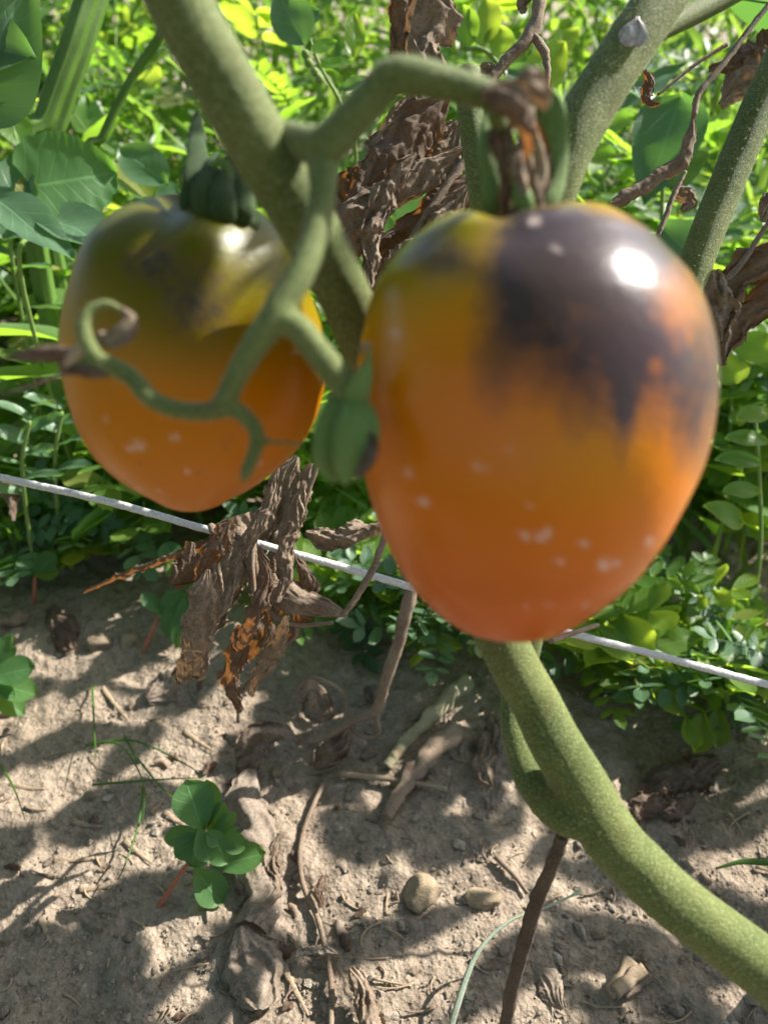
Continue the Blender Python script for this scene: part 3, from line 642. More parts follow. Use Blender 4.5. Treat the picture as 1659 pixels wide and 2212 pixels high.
for rows in [
    [(1165, -60, .24, 30), (1162, 20, .24, 28), (1145, 75, .24, 30), (1090, 135, .24, 24), (1055, 180, .24, 22), (1035, 220, .24, 20)],
    [(1148, 78, .24, 18), (1172, 105, .24, 20), (1182, 145, .24, 15), (1180, 195, .24, 13)],
    [(1700, -40, .29, 13), (1620, 60, .29, 12), (1560, 140, .29, 13), (1510, 200, .29, 14), (1498, 250, .29, 12)],
    [(1570, 95, .28, 9), (1500, 140, .28, 8), (1420, 205, .28, 6)],
    [(1420, 510, .27, 10), (1440, 460, .27, 12), (1455, 420, .27, 12), (1480, 370, .27, 8)],
    [(1659, 480, .28, 10), (1600, 570, .28, 14), (1540, 640, .28, 16), (1500, 720, .27, 12)],
    [(1060, 270, .26, 14), (1000, 350, .26, 18), (930, 450, .26, 16), (860, 560, .26, 14), (790, 680, .26, 12)],
    [(840, 1130, .27, 14), (810, 1220, .27, 16), (770, 1290, .27, 14), (740, 1330, .27, 12)],
    [(545, 1150, .29, 14), (560, 1260, .292, 12), (600, 1310, .292, 10), (660, 1325, .292, 9), (740, 1330, .29, 8)],
    [(555, 1290, .292, 10), (600, 1335, .292, 12), (650, 1350, .295, 10), (720, 1345, .295, 7)],
    [(590, 1240, .295, 10), (640, 1360, .30, 12), (600, 1400, .31, 12), (560, 1450, .325, 10), (520, 1500, .335, 9), (515, 1560, .34, 8)],
    [(470, 1215, .283, 10), (478, 1280, .283, 12), (470, 1345, .284, 9)],
    [(690, 995, .29, 12), (660, 1080, .293, 12), (630, 1180, .297, 10), (600, 1260, .30, 8)],
    [(1190, 1385, .26, 14), (1230, 1370, .27, 12), (1290, 1350, .29, 10)]]:
    V, F, U = pxtube(rows, seg=8, rough=.3, n=40); part('dry_petiole', V, F, M['twig'], PL, uv=U)
# dry stalk hanging from the thick stem, and the fallen one it meets
V, F, U = tube([(P(1214, 1800, .197), .0017), (P(1200, 1850, .205), .0018), (P(1158, 1950, .225), .0022), (P(1128, 2050, .245), .0023), (P(1105, 2140, .265), .0023), (P(1090, 2230, .285), .0023), (P(1080, 2330, .31), .002)], seg=10, rough=.25, n=60)
part('dry_petiole', V, F, M['twig_dark'], PL, uv=U)
z1 = PHz(815, 1530, .03)
VN = thing('dry_vine', PH(560, 1640), 'brittle brown vine stalk with a curled tendril and crumpled leaf on the soil', 'dry stalk')
V, F, NN = join(
    tube([(P(905, 1235, z1 - .03), .0028), (P(885, 1290, z1 - .03), .0030), (P(860, 1390, z1 - .02), .0030), (P(830, 1480, z1 - .01), .0027), (P(812, 1535, z1), .0026), (P(760, 1556, z1), .0024), (P(700, 1590, z1 + .002), .0020), (P(640, 1605, z1 + .004), .0016)], seg=10, n=70, rough=.25),
    tube([(P(812, 1530, z1), .0016), (P(816, 1560, z1), .0012), (P(818, 1582, z1), .0011), (P(800, 1592, z1), .0010), (P(775, 1586, z1), .0010), (P(757, 1560, z1), .0010)], seg=8, n=40),
    tube([(P(748, 1560, z1), .0010), (P(742, 1500, z1), .0009), (P(700, 1470, z1 + .004), .0009), (P(665, 1465, z1 + .008), .0008), (P(645, 1490, z1 + .012), .0008)], seg=8, n=30),
    tube([(P(752, 1560, z1), .0013), (P(756, 1610, z1 + .002), .0011), (P(735, 1650, z1 + .004), .001), (P(690, 1668, z1 + .006), .001), (P(640, 1675, z1 + .008), .001), (P(612, 1690, z1 + .008), .0009), (P(608, 1712, z1 + .008), .0008)], seg=8, n=40))
part('stalk', V, F, M['twig'], VN)
dry_px([(645, 1600, z1, 16), (600, 1590, z1, 60), (555, 1600, z1, 90), (530, 1640, z1, 90), (515, 1690, z1 + .005, 50)], 31, 'dry', VN, 'leaf', curl=1.6)
dry_px([(755, 1570, z1, 12), (735, 1610, z1, 60), (700, 1640, z1 + .004, 60), (680, 1660, z1 + .006, 20)], 32, 'dry', VN, 'leaf')
dry_px([(640, 1510, z1 + .01, 30), (670, 1490, z1 + .01, 60), (690, 1530, z1 + .01, 70), (700, 1560, z1 + .006, 20)], 33, 'dry', VN, 'leaf')

def ground_tube(rows, h, r0, r1, **kw):
    pts = [PH(x, y, h) for x, y in rows]; n = len(pts)
    return tube([(p, r0 + (r1 - r0) * i / (n - 1)) for i, p in enumerate(pts)], **kw)
V, F, U = ground_tube([(700, 1690), (665, 1770), (648, 1840), (655, 1910), (685, 1980), (705, 2060), (716, 2130), (715, 2240)], .003, .0012, .0012, seg=8, n=60, rough=.2)
solo('dry_tendril', V, F, M['twig'], 'long thin brown tendril snaking down the bare soil beside the crumpled grey leaf', 'tendril', uv=U)
V, F, U = ground_tube([(735, 1672), (820, 1680), (900, 1692), (965, 1705)], .004, .0016, .001, seg=8, n=30, rough=.2)
solo('dry_straw', V, F, M['straw'], 'straight tan straw between the dry vine and the fibrous grey stick', 'straw', uv=U)

# litter on the soil
def litter(name, rows, h, seed, mt, label, cat='leaf', group=None, **kw):
    V, F, U = crumple([(PH(x, y, h), wd / 2 * PHz(x, y, h) / 1659) for x, y, wd in rows], seed, **kw)
    return solo(name, V, F, M[mt], label, cat, group, uv=U)
litter('dead_leaf', [(540, 1660, 40), (535, 1720, 100), (555, 1790, 130), (545, 1860, 130), (560, 1930, 120), (540, 1990, 110)], .010, 41, 'dry_grey', 'long grey-brown dead leaf with worm holes plastered on soil behind the seedling', holes=.34, amp=.3)
litter('dead_leaf', [(520, 2000, 40), (530, 2050, 130), (550, 2100, 150), (560, 2150, 120), (560, 2180, 30)], .008, 42, 'dry_grey', 'lumpy soil-caked dead leaf below the worm-eaten one', amp=.3, curl=1.1)
litter('dead_leaf', [(640, 2060, 30), (690, 2055, 40), (730, 2060, 12)], .008, 43, 'dry_grey', 'small twisted dead leaf scrap crossing the thin tendril', curl=1.8)
litter('dead_leaf', [(760, 2090, 30), (785, 2140, 60), (800, 2190, 70), (820, 2240, 40)], .010, 44, 'dry', 'ragged reddish brown dead leaf at the foot of the tendril')
litter('dead_leaf', [(605, 1800, 20), (590, 1860, 40), (600, 1920, 40), (570, 1960, 20)], .012, 45, 'dry', 'narrow curled brown leaf edge folded over the worm-eaten leaf', curl=1.7)
litter('dead_leaf', [(1390, 1720, 30), (1440, 1690, 80), (1500, 1670, 80), (1550, 1640, 40)], .006, 46, 'dry_dark', 'dark rusty dead leaf flat on the soil across the thick stem from the fork', curl=.7)
litter('dead_leaf', [(1370, 1760, 40), (1410, 1745, 70), (1470, 1740, 60), (1500, 1720, 20)], .006, 47, 'dry_dark', 'second dark dead leaf touching the rusty one', curl=.9)
litter('dead_leaf', [(1060, 1540, 30), (1055, 1590, 60), (1045, 1650, 60), (1060, 1700, 30)], .008, 48, 'dry', 'brown shrivelled leaf strip by the fork of the thick stem', curl=1.3)
litter('dead_leaf', [(390, 1440, 60), (370, 1480, 100), (340, 1500, 60), (320, 1510, 20)], .004, 49, 'dry_grey', 'dull flat dead leaf under the hanging withered leaves', curl=.5)
litter('dead_leaf', [(1150, 2080, 16), (1180, 2120, 60), (1195, 2150, 50), (1215, 2180, 10)], .004, 50, 'dry_grey', 'pale thin leaf flake by the hanging dry stalk', curl=.4, amp=.22)
litter('dead_leaf', [(0, 1035, 30), (15, 1050, 40), (28, 1085, 30), (30, 1125, 10)], .09, 51, 'dry_dark', 'small dark curled leaf dangling under the white twine', curl=1.4)
litter('dead_leaf', [(700, 1890, 14), (690, 1930, 30), (695, 1960, 12)], .006, 52, 'dry_dark', 'tiny russet leaf scrap beside the thin tendril', curl=1.2)
litter('dead_leaf', [(110, 1310, 30), (130, 1340, 60), (140, 1370, 70), (150, 1400, 30)], .005, 53, 'dry_dark', 'blackened dead leaf near the two round pebbles', curl=.9)
litter('dead_leaf', [(0, 1350, 40), (40, 1340, 44), (75, 1325, 10)], .006, 54, 'dry', 'greyish dry leaf stub above the seedling cut by the frame', curl=1.6)
# sticks and straws
def stick(name, rows, h, r0, r1, mt, label, cat='stick', group=None, **kw):
    V, F, U = ground_tube(rows, h, r0, r1, **kw); return solo(name, V, F, M[mt], label, cat, group, uv=U)
stick('stick', [(1010, 1465), (950, 1530), (880, 1600), (835, 1655)], .002, .0052, .0024, 'pale_stalk', 'pale cream plant stalk lying on soil beneath the big tomato', seg=14, n=50, rough=.5, flat=.55)
stick('stick', [(985, 1570), (930, 1630), (880, 1690), (835, 1765)], .006, .0058, .0028, 'twig', 'grey fibrous split stick next to the pale stalk', seg=14, n=50, rough=.55, flat=.5, ridge=5, ridge_amp=.2)
for k_, (rows_, h_) in enumerate([([(1318, 2146), (1345, 2112), (1368, 2078)], .006), ([(1330, 2146), (1362, 2114), (1392, 2092)], .007), ([(1345, 2148), (1378, 2126), (1406, 2108)], .004)]):
    stick('wood_chip', rows_, h_, .0028, .0034 - .0008 * k_, 'straw' if k_ < 2 else 'twig', ['splintered tan wood chip jutting out of the soil', 'broad brown splinter lying along the tan wood chip', 'dark sliver of wood just under the two splinters'][k_], 'wood chip', seg=6, n=14, rough=.5, flat=.35)
stick('twig', [(1070, 1850), (1110, 1890), (1140, 1930)], .003, .0014, .0010, 'twig', 'short dark twig pressed in soil behind the hanging stalk', 'twig', seg=7, n=18, rough=.2)
stick('straw', [(140, 1795), (200, 1780), (260, 1765)], .003, .0032, .0022, 'dry_grey', 'broad weathered straw in soil left of the clover-like seedling', 'straw', seg=8, n=20, flat=.4, rough=.3) if False else None
r = random.Random(12)
G = 'loose straws and root fibres on the soil'
for i in range(150):
    x, y = r.uniform(-20, 1680), r.uniform(1480, 2230)
    if 480 < x < 640 and 1600 < y < 2180: continue
    a = r.uniform(0, math.pi); l = r.uniform(20, 95); c_ = r.uniform(-.9, .9)
    rows = [(x + math.cos(a + c_ * t_) * l * t_, y + math.sin(a + c_ * t_) * l * t_ * .7) for t_ in (0, .35, .7, 1)]
    V, F, U = ground_tube(rows, .0012, r.uniform(.0003, .0008), .0003, seg=5, n=9, rough=.3)
    solo('root_fibre', V, F, M[r.choice(['straw', 'straw', 'twig'])], 'thin dry root fibre lying loose on bare soil', 'fibre', G, uv=U)
for i, (x, y, l, a) in enumerate([(190, 1780, 70, .15), (160, 1855, 90, -.05), (215, 1915, 90, -.15), (300, 1840, 80, .7), (60, 1700, 80, .1), (380, 1770, 60, .6), (250, 1520, 90, .9), (430, 1600, 80, .6), (100, 2010, 60, 1.2), (340, 1740, 40, -.8), (640, 2140, 120, 1.1)]):
    rows = [(x - math.cos(a) * l / 2, y - math.sin(a) * l / 2), (x, y + 3), (x + math.cos(a) * l / 2, y + math.sin(a) * l / 2)]
    V, F, U = ground_tube(rows, .0012, .0015, .0005, seg=6, n=16, flat=.25, rough=.8, seed=i)
    solo('straw', V, F, M['straw'], 'flat piece of weathered straw on the bare soil', 'straw', 'flat straws on the soil', uv=U)

r2 = random.Random(31)
for i in range(70):
    x, y = r2.uniform(0, 1650), r2.uniform(1500, 2200); a = r2.uniform(0, 6.28); l = r2.uniform(8, 26)
    if i % 2: x, y = r2.uniform(430, 800), r2.uniform(1480, 2200)
    V, F, U = crumple([(PH(x + math.cos(a) * l * q, y + math.sin(a) * l * q * .8, .002), l * w_ * .00018) for q, w_ in ((-1, .3), (-.3, .8), (.4, .7), (1, .15))], 100 + i, nu=7, nv=12)
    solo('leaf_flake', V, F, M[r2.choice(['dry', 'dry_grey', 'dry_grey', 'dry_dark'])], 'small crumbled flake of dead leaf on the bare soil', 'leaf flake', 'crumbled leaf flakes on the soil', uv=U)
# pebbles
def blob(c, rx, ry, rz, seed, sub=2, facet=True):
    import bmesh
    bm = bmesh.new(); bmesh.ops.create_icosphere(bm, subdivisions=sub, radius=1)
    V = []; rr = random.Random(seed); pl = [(Vector((rr.gauss(0, 1), rr.gauss(0, 1), rr.gauss(0, 1))).normalized(), rr.uniform(.62, .95)) for _ in range(9)]
    for v in bm.verts:
        d = 1.05
        if facet:
            for n_, c_ in pl:
                q = v.co.dot(n_)
                if q > .05: d = min(d, c_ / q)
        d *= 1 + .05 * noise.noise(v.co * 3 + Vector((seed, 1, 0))) + .03 * noise.noise(v.co * 9 + Vector((seed, 1, 0)))
        V.append(Vector((v.co.x * rx * d, v.co.y * ry * d, v.co.z * rz * d)) + c)
    F = [tuple(v.index for v in f.verts) for f in bm.faces]; bm.free(); return V, F
for i, (x, y, wx, hy, mt, lab) in enumerate([
    (910, 1935, 38, 44, 'pebble', 'angular pale tan stone below the loop of the dry vine'),
    (1035, 1945, 46, 26, 'pebble', 'flat tan stone next to the angular pale one'),
    (215, 1395, 30, 27, 'pebble_grey', 'round brownish pebble beside the pointed cream one'),
    (278, 1388, 20, 27, 'pebble', 'pointed cream pebble in the sun patch by red-stemmed seedling'),
    (195, 1722, 14, 14, 'pebble_grey', 'small dark stone among the thin grass blades'),
    (8, 1540, 26, 22, 'pebble', 'tan pebble under the seedling cut by the frame'),
    (410, 1905, 12, 14, 'pebble', 'tiny cream pebble at the foot of the red-stemmed seedling'),
    (600, 1670, 14, 18, 'pebble_grey', 'small grey stone tucked beside the crumpled vine leaf'),
    (1290, 2020, 18, 12, 'pebble_grey', 'small brown stone in the shade of the thick stem'),
    (1395, 2070, 16, 14, 'pebble_grey', 'small stone just above the splintered wood chip')]):
    z = PHz(x, y); k = z / 1659; c = PH(x, y)
    V, F = blob(c + Vector((0, 0, hy * k * .25)), wx * k, hy * k * .9, hy * k * .75, i * 5.3, 4)
    solo('pebble', V, F, M[mt], lab, 'pebble', 'pebbles in the soil', attrs=dict(tint=np.full(len(V), .5)), origin=c)
# grit
import bmesh
bm = bmesh.new(); bmesh.ops.create_icosphere(bm, subdivisions=1, radius=1)
IV = np.array([v.co for v in bm.verts]); IF = np.array([[v.index for v in f.verts] for f in bm.faces]); bm.free()
VV, FF, TT = [], [], []; n = 0
for i in range(6500):
    px, py = rng.uniform(-60, 1720), 1380 + 860 * rng.random() ** .8
    p = PH(px, py); s = rng.choice([.0005, .0007, .001, .0014, .0022, .0035], p=[.48, .31, .14, .05, .016, .004])
    sc3 = s * rng.uniform(.6, 1.2, 3) * (1, 1, .75)
    v = IV * (1 + rng.uniform(-.45, .45, (len(IV), 1))) * sc3
    VV.append(v + np.array(p) + (0, 0, s * .1)); FF.append(IF + n); n += len(IV); TT.append(np.full(len(IV), rng.random()))
V = np.vstack(VV); F = np.vstack(FF)
g2 = link('grit', new_mesh('grit', V, F, False, None, dict(tint=np.concatenate(TT))), M['grit']); tag(g2, 'fine sandy grit and crumbs of earth scattered over the soil', 'grit', kind='stuff')

# ------------------------------------------------------------------ twine
tw = [(-500, 905, .30), (-120, 1000, .293), (0, 1030, .29), (230, 1082, .285), (465, 1148, .28), (700, 1213, .283), (885, 1266, .286), (1060, 1318, .29), (1220, 1364, .293), (1420, 1415, .297), (1640, 1474, .30), (1900, 1540, .305), (2300, 1640, .31)]
V, F, U = tube([(P(x, y, z), 16.5 / 2 * z / 1659) for x, y, z in tw], n=260, seg=14, flat=.45, rough=.20, ridge=3, ridge_amp=.10, twist=420)
solo('twine', V, F, M['twine'], 'taut white plastic twine strung low across the row behind both tomatoes', 'string', uv=U)
for rows in ([(455, 1135, .277, 16), (462, 1150, .2755, 20), (468, 1165, .277, 16), (440, 1185, .28, 10)], [(500, 1140, .277, 20), (520, 1158, .275, 30), (545, 1160, .276, 22), (560, 1148, .279, 12)], [(540, 1135, .278, 14), (548, 1165, .2755, 14), (545, 1215, .275, 12), (552, 1300, .275, 8)]):
    V, F, U = pxtube(rows, seg=8, rough=.3, n=24); part('dry_petiole', V, F, M['twig'], PL, uv=U)

# ------------------------------------------------------------------ leaves
def wprof(shape, v):
    if shape == 'oval': return math.sin(math.pi * min(1, max(0, v)) ** .95) ** .62
    if shape == 'obovate': return (math.sin(math.pi * v ** 1.45)) ** .62 if 0 < v < 1 else 0
    if shape == 'lance': return math.sin(math.pi * v ** .8) ** 1.0
    if shape == 'ovate': return (math.sin(math.pi * v ** .62)) ** .75 if 0 < v < 1 else 0
    if shape == 'cordate': return (math.sin(math.pi * (v * .97 + .03) ** .70)) ** .55 if v < 1 else 0
    return 1
def leaf_geo(shape, L, W, bend=.12, cup=.12, fold=.0, wave=.04, teeth=0, nu=5, nv=9, seed=0):
    """blade along +Y from the origin, face +Z"""
    V, F, U = [], [], []
    for i in range(nv):
        v = i / (nv - 1); hw = max(wprof(shape, v), .02) * W / 2
        if teeth: hw *= 1 + .12 * (abs(math.sin(math.pi * teeth * v)) - .6) * (.4 + .6 * v)
        for j in range(nu):
            u = 2 * j / (nu - 1) - 1
            x = u * hw; y = v * L - (0.10 * L * u * u if shape == 'cordate' and v < .3 else 0)
            z = bend * L * (v - v * v * 1.6) + cup * W * u * u + fold * W * abs(u) + wave * L * noise.noise(Vector((u * 1.4 + seed, v * 3, seed * 2.3)))
            V.append((x, y, z)); U.append((j / (nu - 1), v))
    for i in range(nv - 1):
        for j in range(nu - 1): F.append((i * nu + j, i * nu + j + 1, (i + 1) * nu + j + 1, (i + 1) * nu + j))
    return V, F, U
def xform(G_, mtx): return [mtx @ Vector(v) for v in G_[0]], G_[1], G_[2]
def frame_m(base, d, nrm, s=1.0):
    y = d.normalized(); z = nrm - y * nrm.dot(y)
    if z.length < 1e-5: z = y.orthogonal()
    z.normalize(); x = y.cross(z)
    m3 = Matrix((x, y, z)).transposed() * s
    return Matrix.Translation(base) @ m3.to_4x4()
def thin(a, b, r0, r1, seg=5):
    a, b = Vector(a), Vector(b); return tube([(a, r0), (a.lerp(b, .5), (r0 + r1) / 2), (b, r1)], n=5, seg=seg, hint=Vector((.3, .2, .9)), cap=False)
def pinnate(L, pairs, ll, lw, shape, seed, droop=.2, terminal=True, ang=62, nu=3, nv=6):
    """rachis along +Y with opposite leaflets; one compound leaf"""
    r = random.Random(seed); parts = []
    rp = lambda v: Vector((.04 * L * math.sin(v * 3 + seed), v * L, -droop * L * v * v))
    parts.append(tube([(rp(v), .0009 * (1.2 - v)) for v in (0, .33, .66, 1)], n=8, seg=4, hint=Vector((1, 0, .1)), cap=False))
    for i in range(pairs):
        v = .2 + .78 * i / max(1, pairs - 1) if pairs > 1 else .9
        for s in (-1, 1):
            a = R(ang + r.uniform(-12, 12)); k = r.uniform(.82, 1.1) * (1 - .25 * abs(v - .55))
            d = Vector((s * math.sin(a), math.cos(a), r.uniform(-.25, .25))); nr = Vector((r.uniform(-.35, .35), r.uniform(-.3, .3), 1))
            g_ = leaf_geo(shape, ll * k, lw * k, .05, .10, .0, .02, 0, nu, nv, seed + i)
            parts.append(xform(g_, frame_m(rp(v), d, nr)))
    if terminal:
        g_ = leaf_geo(shape, ll, lw, .05, .1, 0, .02, 0, nu, nv, seed); parts.append(xform(g_, frame_m(rp(1), Vector((0, 1, -.2)), Vector((.1, .1, 1)))))
    return join(*parts)
LM = {}
def reg(kind, geos, mt):
    LM[kind] = [new_mesh('leaf', g_[0], g_[1], True, g_[2]) for g_ in geos]
    for me in LM[kind]: me.materials.append(M[mt])
reg('pinnate', [pinnate(.055 + .006 * i, 6 + i % 3, .016, .0075, 'oval', 10 + i, .15 + .05 * i) for i in range(4)], 'leaf')
reg('pinnate_blue', [pinnate(.05 + .006 * i, 5 + i % 3, .015, .008, 'oval', 20 + i, .2) for i in range(3)], 'leaf_blue')
reg('cassia', [pinnate(.034 + .004 * i, 3, .026, .015, 'obovate', 30 + i, .1, False, 55, 5, 7) for i in range(4)], 'leaf')
reg('cassia_bright', [pinnate(.034 + .004 * i, 3, .026, .015, 'obovate', 40 + i, .1, False, 55, 5, 7) for i in range(3)], 'leaf_yellow')
reg('ovate', [leaf_geo('ovate', .046, .026, .12, .08, .05, .06, 6, 5, 13, 50 + i) for i in range(4)], 'leaf')
reg('ovate_bright', [leaf_geo('ovate', .042, .022, .14, .1, .05, .06, 6, 5, 13, 60 + i) for i in range(3)], 'leaf_yellow')
reg('lance', [leaf_geo('lance', .07, .014, .2, .05, .12, .04, 0, 3, 10, 70 + i) for i in range(4)], 'leaf')
reg('broad', [leaf_geo('ovate', .085, .050, .12, .06, .06, .06, 7, 7, 15, 80 + i) for i in range(3)], 'leaf_blue')

def whereabouts(p):
    x, y, _ = PX(p)
    if y > 1000 and x < 470: return 'under the white twine below the small tomato'
    if y > 1000 and x < 900: return 'behind withered leaves hanging at the twine'
    if y > 1290: return 'under the twine beyond the big tomato'
    if x > 1540 and y > 620: return 'by the flank of the big tomato'
    if 760 < x <= 1540 and y > 430: return 'behind the big tomato'
    if x > 1300: return 'behind the two bare hairy vine stems'
    if x > 1040: return 'behind the big tomato calyx and dry twig'
    if x > 640: return 'behind the brown leaves above the truss'
    if y > 440 and x > 120: return 'behind the small tomato'
    if x > 250: return 'behind the upper vine stem'
    return 'near the ribbed stalks and scalloped leaves'
def weed(kind, x, y, h, seed, name, label, group, nl=9, spread=.55, leaf_s=1.0, lean=None):
    r = random.Random(seed); z0 = HG(x, y); base = Vector((x, y, z0))
    wh = whereabouts(base + Vector((0, 0, h * .7))); label = label.replace('in the green tangle', wh).replace('at the edge of the bare soil', wh)
    root = thing(name, base, label, 'weed', group + ' ' + wh)
    ln = lean or Vector((r.uniform(-.3, .3), r.uniform(-.45, .15), 0)) * h
    st = [Vector((0, 0, -.004)), Vector((ln.x * .2, ln.y * .2, h * .4)), Vector((ln.x * .6, ln.y * .6, h * .75)), Vector((ln.x, ln.y, h))]
    V, F, U = tube([(p, .0018 * (1.15 - .25 * i)) for i, p in enumerate(st)], n=10, seg=6, hint=Vector((.2, 1, .1)))
    link('stem', new_mesh('stem', V, F, True, U), M['weed_stem'], root)
    S = [Vector(p) for p in spline(st, 20)]
    a = r.uniform(0, 6.28)
    for i in range(nl):
        v = .22 + .78 * (i + r.random() * .5) / nl; p = S[min(19, int(v * 19))]; a += 2.4 + r.uniform(-.4, .4)
        el = r.uniform(.0, .75); d = Vector((math.cos(a) * math.cos(el), math.sin(a) * math.cos(el), math.sin(el)))
        nrm = Vector((-d.x * .7 + r.uniform(-.3, .3), -d.y * .7 - .25, 1))
        k = kind if isinstance(kind, str) else r.choice(kind)
        o = link('leaf', r.choice(LM[k]), None, root); o.matrix_local = frame_m(p, d, nrm, leaf_s * r.uniform(.75, 1.2))
    return root
r = random.Random(99)
KINDS = [('pinnate', 'feathery_weed', 'slender weed with feathery rows of oval leaflets in the green tangle', 'feathery-leaved weeds', 9, 1.0),
         (['cassia', 'cassia_bright'], 'round_leaved_weed', 'upright weed with rounded paired leaflets in the green tangle', 'round-leaved weeds', 8, 1.0),
         (['ovate', 'ovate_bright'], 'toothed_weed', 'leafy weed with small toothed pointed leaves in the green tangle', 'tooth-leaved weeds', 10, 1.0),
         ('pinnate_blue', 'dull_feathery_weed', 'dull bluish green weed with oval leaflets in the green tangle', 'dull green weeds', 9, 1.05),
         ('lance', 'narrow_leaved_weed', 'weed with long narrow pointed leaves in the green tangle', 'narrow-leaved weeds', 9, 1.0)]
cnt = 0
for i in range(140):
    y = .44 + .80 * r.random() ** 1.25; hw = (y * .83 + .3) * .56
    x = r.uniform(-hw, hw)
    if x > .0 and i % 3 == 0: y = max(.40, y - .05)
    h = min(.045 + (y - .40) * .50 + r.uniform(-.02, .06), .46)
    k = r.choices(KINDS, [4, 4, 4, 2, 2])[0]
    weed(k[0], x, y, max(.05, h), 1000 + i, k[1], k[2], k[3], k[4], leaf_s=k[5] * r.uniform(.95, 1.45)); cnt += 1
# low creeping weeds along the edge of the bare soil
for i, (px, py) in enumerate([(60, 1240), (130, 1215), (200, 1180), (30, 1180), (260, 1200), (330, 1150), (90, 1130), (330, 1190), (700, 1290), (760, 1330), (830, 1330), (900, 1390), (960, 1430), (800, 1300), (620, 1240), (860, 1300), (980, 1400), (1230, 1420), (1300, 1480), (1380, 1490), (1460, 1480), (1530, 1500), (1600, 1480), (1250, 1380), (1350, 1420), (1480, 1420), (1600, 1420), (1560, 1560), (1640, 1530), (1200, 1400)]):
    p = PH(px, py); k = ['pinnate_blue', ['cassia_bright', 'pinnate'], ['pinnate', 'ovate_bright'], ['ovate_bright', 'pinnate_blue', 'cassia_bright']][i % 4]
    weed(k, p.x, p.y, r.uniform(.025, .055), 3000 + i, 'creeping_weed', 'low creeping weed with small paired leaflets at the edge of the bare soil', 'creeping weeds', 7, leaf_s=.85)

# weeds placed where the photo shows single leaves
def leaf_px(parent, name, shape, b_, t_, wpx, mt, roll=0.0, teeth=0, bend=.1, cup=.08, nu=7, nv=15, seed=0, up=.5, wave=.05):
    a, c = P(*b_), P(*t_); d = c - a; z = (b_[2] + t_[2]) / 2; L_ = d.length; W_ = wpx * z / 1659
    nrm = (CAM - a).normalized() * (1 - up) + Vector((0, 0, 1)) * up
    nrm = Matrix.Rotation(roll, 3, d.normalized()) @ nrm
    V, F, U = xform(leaf_geo(shape, L_, W_, bend, cup, .03, wave, teeth, nu, nv, seed), frame_m(a, d, nrm))
    return part(name, V, F, M[mt], parent, uv=U)
def stem_px(parent, rows, mt='weed_stem', **kw):
    V, F, U = pxtube(rows, seg=kw.pop('seg', 8), **kw); return part(kw.get('name', 'stem'), V, F, M[mt], parent, uv=U)
def footed(px, py, z):
    p = P(px, py, z); return Vector((p.x, p.y, HG(p.x, p.y)))
def placed(name, label, cat, foot, rows, leaves, mt_stem='weed_stem', group=None):
    root = thing(name, foot, label, cat, group)
    V, F, U = tube([(foot + Vector((0, 0, -.003)), rows[0][3] / 2 * rows[0][2] / 1659)] + [(P(x, y, z), wd / 2 * z / 1659) for x, y, z, wd in rows], seg=8, n=30)
    part('stem', V, F, M[mt_stem], root, uv=U)
    for i, lf in enumerate(leaves):
        leaf_px(root, 'leaf', lf[0], lf[1], lf[2], lf[3], lf[4], seed=i * 3.7 + foot.x, **(lf[5] if len(lf) > 5 else {}))
    return root
zl = .40
placed('broadleaf_weed', 'weed with broad dark scalloped leaves and pale veins beside the small tomato', 'weed', footed(60, 620, .46),
       [(50, 620, zl, 10), (80, 500, zl, 9), (60, 380, zl, 8), (20, 250, zl, 7)],
       [('cordate', (62, 402, zl), (254, 372, zl + .02), 186, 'seedling', dict(teeth=7, nv=29, nu=9, up=.1, wave=.03)),
        ('ovate', (10, 520, zl), (45, 320, zl), 120, 'leaf_blue', dict(teeth=6)),
        ('ovate', (-10, 430, zl - .02), (165, 560, zl - .03), 110, 'leaf_blue', dict(teeth=6, up=.7)),
        ('ovate', (60, 440, zl), (60, 365, zl), 46, 'leaf_yellow', dict(teeth=5)),
        ('cordate', (120, 470, zl - .01), (240, 540, zl - .02), 130, 'leaf_blue', dict(up=.8)),
        ('ovate', (20, 250, zl), (60, 330, zl), 70, 'leaf', {})])
placed('broadleaf_weed', 'weed with two pale oval leaves behind the small tomato shoulder', 'weed', footed(300, 600, .5),
       [(300, 560, .47, 8), (290, 430, .45, 7)],
       [('oval', (365, 400, .44), (258, 318, .44), 92, 'leaf_blue', dict(up=.3)), ('oval', (250, 350, .45), (330, 430, .44), 90, 'leaf', dict(up=.7)), ('oval', (290, 420, .45), (395, 420, .45), 80, 'leaf_blue', dict(up=.6))])
placed('tall_weed', 'tall weed with one large dim blue-green leaf cut by the frame', 'weed', footed(-180, 700, .42),
       [(-160, 500, .38, 12), (-80, 250, .33, 10), (-40, 100, .31, 9)],
       [('ovate', (-90, 250, .31), (70, -40, .30), 230, 'leaf_blue', dict(up=.2)), ('ovate', (-60, 100, .31), (75, 120, .30), 150, 'leaf_blue', dict(up=.3)), ('ovate', (-60, 210, .32), (20, 215, .31), 80, 'leaf_blue', dict(up=.4))])
